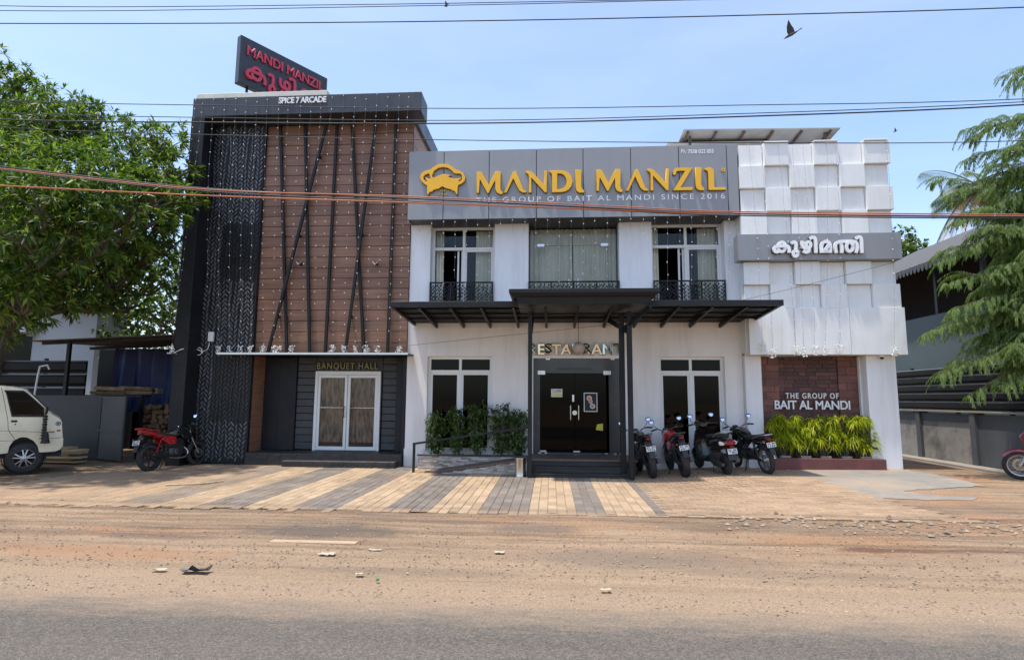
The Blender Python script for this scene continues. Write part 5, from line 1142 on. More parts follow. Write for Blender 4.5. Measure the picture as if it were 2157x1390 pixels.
for o in (vn, tas): o.location = VW_; o.rotation_euler = (0, 0, math.atan2(VH.y, VH.x))
# ================================================================== LEFT YARD
hs = thing('pale_house', 'pale blue grey house wall showing behind the black fence at left', 'building', (-17.5, 19, 0))
box('wall', PALEWALL, hs, -24, -15.35, 18.2, 19.6, 0, 4.5); box('roof', ROOFG, hs, -24.3, -15.2, 17.9, 19.9, 4.5, 4.65)
box('window', GLASS_T, hs, -18.6, -17.6, 18.19, 18.198, 2.4, 3.6); box('sunshade', PALEWALL, hs, -18.8, -17.4, 17.7, 18.19, 3.7, 3.78)
EDGE = mat('painted_edge_glint', (.15, .15, .157), .5, metal=.3)  # sun catching the top folds of the black sheets, painted as paler strips
def ribfence(name, label, x0, y0, x1, y1, z0, z1, nr, nposts, mt=RIBB):
    t = thing(name, label, 'fence', ((x0+x1)/2, (y0+y1)/2, z0)); a = Vector((x0, y0, 0)); b = Vector((x1, y1, 0)); d = (b-a).normalized(); nrm = Vector((d.y, -d.x, 0))
    h = (z1-z0)/nr
    for i in range(nr):
        z = z0+i*h; k = Vector((0, 0, 1))
        prof_ = [(0, .0), (.0, h*.12), (.05, h*.30), (.055, h*.78), (.0, h*.96), (-.01, h*.96), (-.01, 0)]
        rs_ = MB().prism([a+nrm*p+k*(z+q) for p, q in prof_], b-a).build('ribbed_sheet', mt, t)
        MB().prism([a+nrm*p+k*(z+q) for p, q in ((.030, h*.87), (.036, h*.875), (.012, h*.975), (.0, h*.97))], b-a).build('painted_glint', EDGE, rs_)
    for i in range(nposts):
        c = a.lerp(b, (i+.5)/nposts)-nrm*.05; MB().box(c.x-.035, c.x+.035, c.y-.035, c.y+.035, 0, z1+.05).build('fence_post', BLACK, t)
    return t
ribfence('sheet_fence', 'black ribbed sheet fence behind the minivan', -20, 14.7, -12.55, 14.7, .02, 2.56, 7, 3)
sh = thing('open_shed', 'dark open shed with rusty sheet roof beside the black tower', 'shed', (-11.2, 15, 0))
MB().prism([(-13.35, 13.75, 2.98), (-8.95, 13.75, 3.16), (-8.95, 17.2, 3.30), (-13.35, 17.2, 3.12)], (0, 0, .025)).build('roof_sheet', RUST, sh)
for x, y in ((-12.45, 13.95), (-9.25, 13.95), (-12.9, 17.0), (-9.2, 17.0)): MB().box(x-.04, x+.04, y-.04, y+.04, 0, 3.02).build('post', BLACK, sh)
for y in (13.95, 15.5, 17.0): MB().bar((-13.2, y, 2.95), (-9.0, y, 3.12), .05, .08).build('beam', BLACK, sh)
MB().box(-14.2, -9.9, 17.05, 17.1, 0, 3.05).box(-9.2, -9.15, 14.2, 17.1, 0, 2.3).build('back_sheet', RIBB, sh)
V = []; n = 26
for i in range(n+1):
    x = -12.75+i*(2.55/n)
    for z in (1.15, 1.8, 2.4, 2.98): V.append((x, 15.9+.06*math.sin(i*1.3)+.04*math.sin(i*.5+z*2), z))
tp = raw('tarpaulin', V, [(4*i+k, 4*i+4+k, 4*i+5+k, 4*i+1+k) for i in range(n) for k in range(3)], TARP, smooth=True, at=(-11.4, 15.9, 1.15)); setp(tp, 'dark blue tarpaulin sheet hanging inside the open shed', 'tarpaulin')
V = []
for i in range(13):
    x = -10.35+i*.085
    for z in (2.0, 2.25, 2.5): V.append((x, 15.4+.05*math.sin(i*1.7)+.1*(2.5-z), z-.03*abs(i-6)*.2))
tp = raw('tarpaulin', V, [(3*i+k, 3*i+3+k, 3*i+4+k, 3*i+1+k) for i in range(12) for k in range(2)], mat('bright_blue_tarp', (.015, .05, .28), .5, bump=.02, bs=6), smooth=True, at=(-9.8, 15.4, 2)); setp(tp, 'bright blue plastic scrap slung above the firewood', 'tarpaulin')
gt = thing('sheet_gate', 'grey sheet metal gate with one leaf swung open beside the firewood', 'gate', (-11.4, 13.8, 0))
box('fixed_panel', SHEETG, gt, -13.1, -11.33, 13.80, 13.83, .06, 1.60); box('fixed_edge', SHEETG, gt, -13.1, -11.33, 13.785, 13.80, 1.56, 1.61)
h0 = Vector((-11.31, 13.79, 0)); h1_ = Vector((-10.33, 13.36, 0)); k = Vector((0, 0, 1))
MB().prism([h0+k*.08, h1_+k*.08, h1_+k*1.58, h0+k*1.58], (.01, .02, 0)).build('gate_leaf', SHEETG, gt)
mb = MB().bar(h1_+k*.02, h1_+k*1.6, .04, .04, (0, 1, 0)).bar(h0+k*.02, h0+k*1.6, .05, .05, (0, 1, 0)).bar(h0+k*.08, h1_+k*.08, .03, .04).bar(h0+k*1.57, h1_+k*1.57, .03, .04).bar(h0+k*.75+Vector((0, -.02, 0)), h1_+k*.75+Vector((0, -.02, 0)), .03, .04); mb.build('gate_frame', SHEETG, gt)
def wonky_log(p, q, r, n=7):
    p = Vector(p); q = Vector(q); d = (q-p).normalized(); a = d.orthogonal().normalized(); b = d.cross(a); rr = [r*random.uniform(.6, 1.25) for _ in range(n)]; ph = random.random()*6
    return MB().loft([[c+(a*math.cos(2*math.pi*j/n+ph)+b*math.sin(2*math.pi*j/n+ph))*rr[j]*s for j in range(n)] for c, s in ((p, 1), (p.lerp(q, .5), random.uniform(.9, 1.1)), (q, random.uniform(.85, 1.05)))])
z = .07; row = 0
while z < 1.42:
    x = -10.72+.05*(row % 2)
    while x < -9.35:
        r = random.uniform(.055, .085); y = 14.55+random.uniform(-.08, .08)
        o = wonky_log((x, y, z), (x+random.uniform(-.1, .1), y+.75, z+random.uniform(-.02, .02)), r).build('firewood_log', LOGW, None, at=(x, y, z)); setp(o, 'split firewood log in the stack inside the shed', 'log', 'firewood stacked in the shed'); x += r*2.05
    z += .125; row += 1
for i, (x, w, zz_, r) in enumerate(((-12.0, .9, 1.69, .055), (-11.6, 1.2, 1.70, .06), (-11.9, .8, 1.80, .05), (-11.3, .9, 1.81, .05))):
    o = wonky_log((x, 14.25+.08*(i % 2), zz_), (x+w, 14.28+.08*(i % 2), zz_-.02), r).build('timber_log', LOGW, None, at=(x, 14.25, zz_)); setp(o, 'rough log lying on the rack above the grey gate', 'log', 'logs on the rack above the gate')
rk = thing('log_rack', 'dark rack carrying rough logs behind the grey gate', 'rack', (-11.5, 14.3, 0)); box('shelf', BLACK, rk, -12.4, -10.5, 14.12, 14.5, 1.58, 1.63)
for x in (-12.3, -10.6): box('leg', BLACK, rk, x-.03, x+.03, 14.2, 14.3, 0, 1.58)
for i in range(11):
    zz_ = .035+i*.052; L = random.uniform(.9, 1.35) if i < 7 else random.uniform(.5, .9); x = -12.35+random.uniform(0, .12)+(0 if i < 7 else -.2); rot = random.uniform(-.05, .05)
    o = MB().box(0, L, 0, .30, 0, .045).build('timber_plank', TIMBER, None, bevel=.004, at=None); o.location = (x, 12.95+random.uniform(-.04, .04), zz_); o.rotation_euler = (0, 0, rot); setp(o, 'weathered timber plank in the pile behind the minivan', 'plank', 'timber planks piled behind the minivan')
pp = MB().tube([P(72, 835, 13.6), P(80, 790, 13.6), P(84, 772, 13.6), P(100, 769, 13.6), P(104, 778, 13.6)], .022, 8).build('water_pipe', FRAME_W, None, smooth=True, at=P(72, 835, 13.6)); setp(pp, 'thin white bent pipe rising above the grey gate', 'pipe')
pb = thing('spare_wheel_block', 'small pale concrete block with a round hole beside the firewood', 'block', (-10.2, 14.5, 1.5)); 
c = P(330, 823, 14.6); box('block', CONC, pb, c.x-.09, c.x+.09, 14.5, 14.75, c.z-.075, c.z+.075, .01); MB().lathe([(.04, 0), (.04, .004)], (c.x, 14.498, c.z), (0, -1, 0), 16).build('hole', INT, pb)

# ================================================================== RIGHT SIDE: compound wall, fence, neighbour
cw_ = thing('compound_wall', 'grey rendered compound wall with posts and a stained pale stretch', 'wall', (10.0, 14, 0))
XW = 9.95
for i, (y0, y1, mt) in enumerate(((12.72, 14.28, GREYWALL), (14.46, 16.3, OLDWALL), (16.48, 21, OLDWALL))):
    box('wall_panel', mt, cw_, XW+.04, XW+.20, y0, y1, -.05, 1.30)
box('wall_top', GREYWALL, cw_, XW+.02, XW+.22, 14.46, 21, 1.10, 1.29)
for y in (12.55, 14.29, 16.31): box('wall_post', GREYWALL, cw_, XW-.03, XW+.22, y, y+.17, -.05, 1.335, .006)
box('coping', CONC, cw_, XW-.05, XW+.24, 12.5, 21, 1.336, 1.375, .004)
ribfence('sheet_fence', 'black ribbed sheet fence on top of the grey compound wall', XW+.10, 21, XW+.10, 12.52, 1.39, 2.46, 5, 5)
kb = thing('wall_kerb', 'broken stepped concrete kerb along the foot of the compound wall', 'kerb', (9.6, 14, 0))
box('upper_kerb', CONC, kb, 9.62, 9.97, 12.3, 21, -.05, .12, .015); box('lower_kerb', CONC, kb, 9.28, 9.60, 12.9, 21, -.05, .06, .015)
nh = thing('neighbour_house', 'slate blue neighbouring building under a grey sheet roof behind the fence', 'building', (12.5, 17, 0))
box('wall', TEAL, nh, 10.9, 11.1, 13.2, 24, 0, 4.05); box('inner_wall', INT, nh, 12.6, 12.7, 13.2, 24, 0, 6.5); box('end_wall', TEAL, nh, 11.1, 17, 23.8, 24, 0, 5.5)
for y in (13.4, 15, 16.8, 19.2, 21.6): box('roof_post', BLACK, nh, 10.95, 11.05, y, y+.1, 4.05, 5.62)
EV = Vector((10.45, 0, 5.45)); RD = Vector((15.5, 0, 7.9)); mb = MB(); dv = RD-EV
nst = 30
for i in range(nst):
    y = 12.7+i*.40
    mb.prism([(EV.x, y, EV.z), (EV.x, y+.34, EV.z), (EV.x, y+.37, EV.z+.03), (EV.x, y+.40, EV.z+.005), (EV.x, y+.40, EV.z-.012), (EV.x, y, EV.z-.012)], dv)
mb.build('roof_sheet', ROOFG, nh)
MB().bar((10.47, 12.7, 5.40), (10.47, 24.4, 5.40), .04, .10).build('eave_beam', ROOFG, nh)
mb = MB(); y = 12.7
while y < 24.3: mb.prism([(10.44, y, 5.40), (10.44, y+.16, 5.40), (10.44, y+.13, 5.28), (10.44, y+.08, 5.23), (10.44, y+.03, 5.28)], (.012, 0, 0)); y += .17
mb.build('scalloped_trim', ROOFG, nh)

# ================================================================== VEGETATION
def leaf_cloud(name, p, d, nrm, L, Wd, mt, parent, droop=.15, quad=False):
    p = np.asarray(p, float); d = np.asarray(d, float); d /= np.linalg.norm(d, axis=1, keepdims=True)+1e-9
    s = np.cross(d, nrm); s /= np.linalg.norm(s, axis=1, keepdims=True)+1e-9; up = np.cross(s, d)
    L = np.broadcast_to(np.asarray(L, float), (len(p),))[:, None]; Wd = np.broadcast_to(np.asarray(Wd, float), (len(p),))[:, None]
    dz = np.array([[0, 0, -1.0]])
    mid = p+d*L*.5+up*Wd*-.12+dz*L*droop*.2; lf = p+d*L*.45+s*Wd*.5+up*Wd*.12+dz*L*droop*.2; rt = p+d*L*.45-s*Wd*.5+up*Wd*.12+dz*L*droop*.2; tip = p+d*L+dz*L*droop
    n = len(p); org_ = org[parent] if parent is not None else Vector((0, 0, 0)); me = bpy.data.meshes.new(name)
    if quad:
        v = np.stack([p, lf, tip, rt], 1).reshape(-1, 3); k = 4; loops = np.arange(n*4); me.vertices.add(n*4); me.loops.add(n*4); me.polygons.add(n)
        st_ = np.arange(n)*4
    else:
        v = np.stack([p, lf, mid, rt, tip], 1).reshape(-1, 3); b = (np.arange(n)*5)[:, None]; loops = (b+np.array([[0, 1, 2, 0, 2, 3, 1, 4, 2, 2, 4, 3]])).ravel(); me.vertices.add(n*5); me.loops.add(n*12); me.polygons.add(n*4); st_ = np.arange(n*4)*3
    me.vertices.foreach_set('co', (v-np.array(org_)).ravel()); me.loops.foreach_set('vertex_index', loops.astype(np.int32)); me.polygons.foreach_set('loop_start', st_.astype(np.int32)); me.update(calc_edges=True); me.validate()
    o = bpy.data.objects.new(name, me); COL.objects.link(o); me.materials.append(mt); o.parent = parent; org[o] = org_; return o
def unit(n):
    v = rng.normal(size=(n, 3)); return v/np.linalg.norm(v, axis=1, keepdims=True)
def whorl_leaves(tips, axes, per, L, Wd, spread=.9, droop=.35):
    n = len(tips); T = np.repeat(tips, per, 0); A = np.repeat(axes, per, 0); rnd = unit(n*per); rad = rnd-A*np.sum(rnd*A, 1, keepdims=True); rad /= np.linalg.norm(rad, axis=1, keepdims=True)+1e-9
    f = rng.uniform(.15, 1.0, (n*per, 1)); D = A*(1.0-.8*f)+rad*spread*f+np.array([[0, 0, -droop]])*f; N = A+np.array([[0, 0, .6]])+.3*unit(n*per)
    return T, D, N, rng.uniform(.7, 1.15, n*per)*L, rng.uniform(.8, 1.2, n*per)*Wd
def limb(mb, a, b, r0, r1, sag=.15, n=6):
    a = Vector(a); b = Vector(b); pts = []
    for i in range(n+1):
        t = i/n; p = a.lerp(b, t); p.z += sag*math.sin(t*math.pi); p += Vector((random.gauss(0, .03), random.gauss(0, .03), 0))*(0 if i in (0, n) else 1); pts.append(p)
    mb.tube(pts, [r0+(r1-r0)*i/n for i in range(n+1)], 8, False)
def lobed_tree(name, label, base, fork, lobes, dens, per, L, Wd, mt, droop=.4, inner=.25, r0=.22):
    t = thing(name, label, 'tree', base); mb = MB(); limb(mb, Vector(base)-Vector((0, 0, .1)), fork, r0, r0*.7, 0)
    TT = []; AA = []
    for c, r, sq in lobes:
        c = np.array(c); n = int(dens*r*r*4); u = unit(n); u[:, 2] = np.where(u[:, 2] < -.55, -u[:, 2], u[:, 2])
        lump = 1+.16*np.sin(u[:, 0]*5+c[0]*3)*np.sin(u[:, 2]*6+c[1])+.12*np.sin(u[:, 1]*9+c[2]); k = rng.uniform(.74, 1.14, n)*lump; m_ = rng.random(n) < inner; k[m_] *= rng.uniform(.4, .85, m_.sum())
        TT.append(c+u*k[:, None]*r*np.array([1, 1, sq])); AA.append(u*.8+np.array([0, 0, .25]))
        limb(mb, fork, Vector(c)-Vector((0, 0, r*.35)), r0*.42, .03, .3)
        for _ in range(int(5+r*3)):
            q = unit(1)[0]; q[2] = abs(q[2])*.7; limb(mb, Vector(c)-Vector((0, 0, r*.35)), Vector(c+q*r*.85*np.array([1, 1, sq])), .03, .008, .05, 4)
    mb.build('trunk', BARK, t, smooth=True)
    T = np.concatenate(TT); A = np.concatenate(AA); A /= np.linalg.norm(A, axis=1, keepdims=True)
    leaf_cloud('crown', *whorl_leaves(T, A, per, L, Wd, .95, droop)[:3], *whorl_scale(len(T)*per, L, Wd), mt, t, .22); return t
def whorl_scale(n, L, Wd): return rng.uniform(.7, 1.15, n)*L, rng.uniform(.8, 1.2, n)*Wd
def lob(px, py, Y, r, sq=.85): p = P(px, py, Y); return ((p.x, p.y, p.z), r, sq)
lobed_tree('mango_tree', 'large mango tree with dark glossy leaves overhanging the left yard', (-15.6, 15.2, 0), (-14.9, 14.6, 3.4),
    [lob(30, 655, 12.4, .8), lob(110, 640, 12.8, .8), lob(-50, 690, 12.2, .9), lob(320, 600, 14.6, .8), lob(270, 640, 14.8, .7), lob(190, 640, 13.6, .7), lob(-20, 215, 13.8, 1.35), lob(40, 190, 13.9, .7), lob(120, 245, 13.4, .8), lob(210, 265, 13.3, .7), lob(290, 315, 13.0, .8), lob(345, 315, 12.8, .65), lob(60, 330, 13.4, 1.4), lob(240, 430, 13.2, 1.3), lob(130, 480, 13.4, 1.5), lob(20, 500, 13.0, 1.6), lob(290, 540, 14.0, 1.0), lob(180, 560, 13.8, 1.3), lob(60, 590, 13.4, 1.3), lob(-120, 450, 13.5, 2.2), lob(350, 430, 13.0, .8), lob(-90, 300, 14.2, 2.1), lob(95, 300, 13.4, 1.25), lob(185, 305, 13.2, .95), lob(20, 400, 10.8, 1.3), lob(160, 400, 10.6, 1.1), lob(285, 375, 12.7, 1.0), lob(355, 370, 12.4, .75), lob(380, 430, 12.3, .55),
     lob(90, 520, 10.2, 1.1), lob(215, 500, 10.9, .95), lob(310, 480, 13.3, .75), lob(-30, 560, 10.2, 1.2), lob(140, 590, 12.8, 1.0), lob(235, 590, 13.2, .8), lob(50, 640, 10.4, .65), lob(-60, 640, 10.0, .8), lob(280, 430, 11.2, .8), lob(100, 440, 9.8, .9), lob(330, 420, 11.4, .6), lob(330, 530, 13.5, .6)],
    25, 12, .235, .050, LEAF_M, .55, .28)
lobed_tree('leafy_tree', 'sunlit leafy tree growing behind the open shed', (-13.2, 20.5, 0), (-13.0, 20.5, 3), [lob(335, 690, 19, 1.0), lob(280, 690, 19, 1.1), lob(225, 690, 19.5, 1.1), lob(300, 740, 18.6, .9), lob(190, 560, 20, 1.5), lob(270, 620, 19.5, 1.7), lob(330, 560, 20, 1.3), lob(345, 655, 19, .9), lob(190, 640, 20, 1.3), lob(340, 470, 20.5, 1.2), lob(230, 510, 21, 1.6), lob(372, 600, 19.5, .7), lob(345, 770, 18.5, .8)], 26, 7, .17, .075, LEAF_B, .3)
lobed_tree('distant_tree', 'small distant tree peeping out right of the chequered wing', (18.5, 29.5, 0), (18.4, 29.5, 5), [lob(1885, 520, 29, 1.1), lob(1918, 525, 29.5, .6), lob(1862, 560, 29, 1.3), lob(1895, 555, 29, .8)], 40, 7, .20, .09, LEAF_B, .2, r0=.16)
# feathery drooping tree on the right
TX, TY = 11.0, 12.1
ft = thing('feathery_tree', 'feathery light green tree with drooping plumes at the right edge', 'tree', (TX, TY, 0))
tp_ = [(TX, TY, -.1), (TX+.05, TY, 2), (TX-.05, TY, 5), (TX, TY, 8.5), (TX, TY, 11.6)]
mb = MB().tube(tp_, [.16, .14, .10, .06, .02], 10)
tipspx = [(1942, 705, 10.6), (1975, 790, 10.1), (2040, 832, 9.9), (1995, 700, 11.0), (1972, 555, 10.7), (1990, 600, 10.2), (2010, 650, 9.8), (2060, 760, 9.6), (2110, 815, 9.5), (1990, 415, 10.8), (2005, 470, 10.3), (2045, 520, 9.9), (2050, 288, 10.6), (2070, 350, 10.2), (2100, 430, 9.8), (2146, 170, 10.4), (2150, 250, 10.0), (2120, 560, 9.6), (2130, 660, 9.5), (2090, 620, 11.1), (2060, 450, 11.2), (2085, 700, 10.9), (2150, 480, 9.5), (2160, 750, 9.3), (2170, 380, 9.6), (2030, 740, 11.3)]
P_, D_, N_, L_, W_ = [], [], [], [], []
def plume_branch(tip, base, sub_=True):
    d = tip-base; n = 14; pts = []
    for i in range(n+1):
        t = i/n; p = base+d*t+Vector((0, 0, .38*d.length*.5*(math.sin(t*math.pi)*.6))); pts.append(p)
    mb.tube(pts, [(.028 if sub_ else .014)*(1-.85*i/n) for i in range(n+1)], 5)
    if sub_:
        for sg_ in (-1, 1, random.choice((-1, 1))):
            i = random.randint(5, 11); ax = (pts[i+1]-pts[i]).normalized(); sd_ = ax.cross(Vector((0, 0, 1))).normalized()
            plume_branch(pts[i]+(ax*random.uniform(.3, .9)+sd_*sg_*random.uniform(.4, 1)+Vector((0, 0, random.uniform(-.15, .55))))*random.uniform(.4, .95), pts[i], False)
    ln = d.length; s_ = .12
    while s_ < 1.0:
        i = min(n-1, int(s_*n)); p = pts[i].lerp(pts[i+1], s_*n-i); ax = (pts[i+1]-pts[i]).normalized(); side = ax.cross(Vector((0, 0, 1))).normalized()
        for sg_ in ((-1, 1) if random.random() < .8 else (random.choice((-1, 1)),)):
            dr = (side*sg_*random.uniform(.5, 1)+ax*random.uniform(.4, 1.0)+Vector((random.gauss(0, .15), random.gauss(0, .15), random.uniform(.0, .6)))).normalized(); bl = random.uniform(.25, .75)*(1.05-.4*s_); m_ = 14
            q = p.copy(); v = dr.copy()
            for j in range(m_):
                v = (v+Vector((0, 0, -.13))).normalized(); q2 = q+v*bl/m_; sd2 = v.cross(Vector((0, 0, 1)))
                if sd2.length < .05: sd2 = Vector((1, 0, 0))
                sd2.normalize(); nn = sd2.cross(v)
                for s2 in (-1, 1):
                    for h_ in (0, .5):
                        dd = sd2*s2*.45+v*.45+Vector((random.gauss(0, .12), random.gauss(0, .12), -.75)); P_.append(q.lerp(q2, h_)); D_.append(dd); N_.append(nn+Vector((random.gauss(0, .4), random.gauss(0, .4), random.gauss(0, .4)))); L_.append(random.uniform(.05, .115)*(1-.35*j/m_)); W_.append(.011)
                q = q2
        s_ += .080/ln*random.uniform(.6, 1.5)
for px, py, Y in tipspx:
    tip = P(px, py, Y*.45+7.3); zb0 = min(11, max(2.2, tip.z+random.uniform(-.1, .5))); plume_branch(tip, Vector((TX, TY, zb0)))
for k in range(22):
    a = random.uniform(1.6, 4.9); z = 2.2+k*.24; rr = random.uniform(1.2, 2.6)*(1.1-z*.05); plume_branch(Vector((TX+rr*math.cos(a), TY+rr*math.sin(a)*.7, z-.2)), Vector((TX, TY, z)))
mb.build('trunk', BARK, ft, smooth=True)
leaf_cloud('crown', P_, D_, N_, L_, W_, LEAF_F, ft, .3, True)
# coconut palm
pc = P(2078, 402, 25); pm_ = thing('coconut_palm', 'coconut palm crown rising behind the grey sheet roof', 'palm', (pc.x+.2, 25.2, 0))
MB().tube([(pc.x+.3, 25.2, -.1), (pc.x+.1, 25.1, pc.z*.5), (pc.x, 25, pc.z)], [.2, .16, .13], 10).build('trunk', BARK, pm_, smooth=True)
def frond(a, up, ln, mt, dry=False):
    q = []; d = []; nn = []; L = []; pts = []
    for i in range(26):
        t = i/25; r = ln*t; z = up*r-(.30 if not dry else .5)*r*r/ln*2.2; p = Vector((pc.x+r*math.cos(a)*(1-.15*t), 25+r*math.sin(a)*(1-.15*t), pc.z+z)); pts.append(p)
    mb = MB().tube(pts, [.035*(1-.8*i/25) for i in range(26)], 5)
    for i in range(3, 25):
        ax = (pts[i+1]-pts[i]).normalized(); sd2 = ax.cross(Vector((0, 0, 1))).normalized()
        for s in (-1, 1):
            for h_ in (0, .5):
                q.append(pts[i].lerp(pts[i+1], h_)); d.append(sd2*s*.9+ax*.6+Vector((0, 0, -.45))); nn.append(Vector((0, 0, 1))+ax*.3); L.append(.75*math.sin(math.pi*(.12+.82*i/25))+.12)
    o = mb.build('frond', BARK, pm_, smooth=True); leaf_cloud('leaflets', q, d, nn, L, .035, mt, o, .35)
for k in range(15): frond(k*2.4, random.uniform(.15, 1.1), random.uniform(2.1, 2.8), LEAF_P)
frond(3.05, .0, 2.8, DRY, True); frond(3.4, -.1, 2.5, DRY, True)
mb = MB()
for k in range(9): a = k*.8; mb.ball((pc.x+.3*math.cos(a), 25+.3*math.sin(a), pc.z-.25-.1*(k % 3)), .13, 10, 7, 1.15)
mb.build('coconuts', mat('coconut', (.12, .12, .03), .6, var=.3), pm_, smooth=True)
# shrubs in the stone planter
SHL = [('slender leafy shrub at the left end of the stone planter', 918, 1.12, .26), ('second shrub in the stone planter, before the window mullion', 962, 1.22, .27), ('third shrub in the stone planter, right of the window mullion', 1006, 1.22, .28), ('bushy drooping shrub in the stone planter against the white wall', 1052, 1.18, .27), ('shrub in the stone planter close to the left canopy post', 1091, 1.10, .22)]
for lb_, px, top, rad in SHL:
    c = P(px, 955, 13.28); rad *= 1.12; t = thing('shrub', lb_, 'shrub', (c.x, 13.28, .30), 'shrubs in the stone planter'); mb = MB(); T = []; A = []
    for k in range(7):
        a = random.uniform(0, 6.28); rr = random.uniform(.03, rad*.55); tip = Vector((c.x+rr*math.cos(a)*1.5, 13.28+rr*math.sin(a)*.6, .30+top*random.uniform(.75, 1.0))); b0 = Vector((c.x+.05*math.cos(a), 13.28+.04*math.sin(a), .28)); limb(mb, b0, tip, .012, .004, .0)
        for _ in range(40):
            tt = random.uniform(.15, 1); p = b0.lerp(tip, tt); o_ = unit(1)[0]*np.array([rad*.62, .17, .10])*random.random()**.5; T.append(np.array(p)+o_); A.append(o_*6+np.array([0, 0, -.1])+unit(1)[0]*.4)
    mb.build('stems', BARK, t, smooth=True); T = np.array(T); A = np.array(A); A /= np.linalg.norm(A, axis=1, keepdims=True); a_, b_, c_, _, _ = whorl_leaves(T, A, 5, 1, 1, .9, .45)
    leaf_cloud('leaves', a_+.03*unit(len(a_)), b_, c_, *whorl_scale(len(a_), .085, .036), LEAF_S, t, .3)
# lime green plants before the stone wall
for i, px in enumerate((1648, 1690, 1732, 1775, 1815)):
    c = P(px, 960, 13.32); c.z = .28; t = thing('lime_plant', ('leftmost', 'second', 'middle', 'fourth', 'rightmost')[i]+' of the five lime green leafy plants before the red stone wall', 'plant', c, 'lime green plants in the red planter'); mb = MB(); T = []; A = []
    for k in range(26):
        tip = Vector((c.x+random.uniform(-.28, .28), 13.26+random.uniform(-.14, .12), .28+random.uniform(.30, .95))); limb(mb, (c.x+random.uniform(-.05, .05), c.y, .26), tip, .014, .008, .02, 4); T.append(tip); A.append(Vector((tip.x-c.x, tip.y-c.y-.1, .9)))
    mb.build('stems', BARK, t, smooth=True); T = np.array(T); A = np.array(A); A /= np.linalg.norm(A, axis=1, keepdims=True); a_, b_, c_, L1, W1 = whorl_leaves(T, A, 40, .20, .020, 1.1, .35)
    leaf_cloud('leaves', a_+.02*unit(len(a_)), b_, c_, L1, W1, LEAF_L, t, .8)
    o = MB().box(c.x-.11, c.x+.11, 13.115, 13.19, .281, .40).build('plant_pot', CONC, None, bevel=.006, at=(c.x, 13.15, .28)); setp(o, 'small grey block pot in front of the '+('leftmost', 'second', 'middle', 'fourth', 'rightmost')[i]+' lime green plant', 'pot', 'grey pots in the red planter')
# ================================================================== FESTOON LIGHTS
ORD = ['first', 'second', 'third', 'fourth', 'fifth', 'sixth', 'seventh', 'eighth', 'ninth', 'tenth', 'eleventh', 'twelfth', 'thirteenth', 'fourteenth', 'fifteenth', 'sixteenth', 'seventeenth', 'eighteenth', 'nineteenth', 'twentieth', 'twenty first', 'twenty second', 'twenty third', 'twenty fourth', 'twenty fifth', 'twenty sixth', 'twenty seventh', 'twenty eighth', 'twenty ninth', 'thirtieth']
def string(a, b, label, group, step=.27, knot=False, bow=.0, r=.011):
    a = Vector(a); b = Vector(b); t = thing('light_string', label, 'string lights', a, group); n = max(4, int((b-a).length/.3)); pts = []
    for i in range(n+1):
        q = a.lerp(b, i/n); q.y += bow*math.sin(math.pi*i/n); q.x += random.gauss(0, .006); pts.append(q)
    MB().tube(pts, .0022, 4).build('wire', WIRE_C, t); mb = MB(); L = (b-a).length; s = random.uniform(.05, .2)
    while s < L:
        f = s/L*n; i = min(n-1, int(f)); q = pts[i].lerp(pts[i+1], f-i); mb.lathe([(.002, .016), (r, .004), (r*.9, -.008), (.002, -.016)], q+Vector((random.gauss(0, .006), -.008, 0)), (random.gauss(0, .5), random.gauss(0, .3), 1), 7); s += step*random.uniform(.85, 1.15)
    setp(mb.build('bulbs', BULB, t, smooth=True), kind='stuff')
    if knot:
        mb = MB()
        for k in range(15):
            q = b+Vector((random.gauss(0, .035), random.gauss(-.02, .02), random.uniform(-.13, .08))); mb.lathe([(.002, .02), (.016, .004), (.012, -.012), (.002, -.02)], q, unit(1)[0], 6)
        for k in range(4): pp_ = [b+Vector((random.gauss(0, .045), random.gauss(-.02, .015), .08-.05*j)) for j in range(5)]; mb.tube(spline(pp_, 3), .004, 4)
        setp(mb.build('bulb_bunch', BULB, t, smooth=True), kind='stuff')
TW = [(413, 362, 1), (430, 372, 0), (452, 438, 0), (475, 461, 1), (498, 484, 1), (519, 508, 1), (543, 529, 1), (564, 555, 1), (589, 578, 1), (610, 589, 1), (635, 613, 1), (657, 640, 0), (677, 664, 0), (700, 681, 0), (725, 701, 1), (749, 724, 1), (772, 749, 1), (795, 772, 1), (818, 795, 1), (842, 820, 0), (861, 842, 1)]
for i, (xa, xb, kn) in enumerate(TW):
    a = P(xa, 200, 12.87); a.z = 8.99; col = i < 2
    b = P(xb, 735 if kn else random.uniform(560, 720), 12.84 if col else 13.30)
    mid = P(xa, 240, 12.87); string(a, b, ORD[i]+' string of small white bulbs from the left down the tower front', 'bulb strings on the tower', knot=bool(kn), bow=.0 if col else -.12)
fx = [65, 133, 205, 283, 355, 427, 500, 573, 645, 720, 795, 865, 940, 1015, 1090, 1165, 1240, 1318, 1395, 1465, 1545, 1618, 1698, 1775, 1850, 1930, 2005, 2085]
for i, q in enumerate(fx):
    px = 840+q/2.996; a = P(px, 457, 13.085); a.z = 5.85; X = a.x; pil = any(u < X*13.55/13.08 < w for u, w in ((-3.45, -2.95), (-1.37, -.54), (1.64, 2.42)))
    b = P(px-1, random.uniform(488, 500) if pil else random.uniform(585, 612), 13.085); string(a, b, ORD[i]+' short bulb string from the left hanging below the grey fascia', 'bulb strings below the fascia', .30)
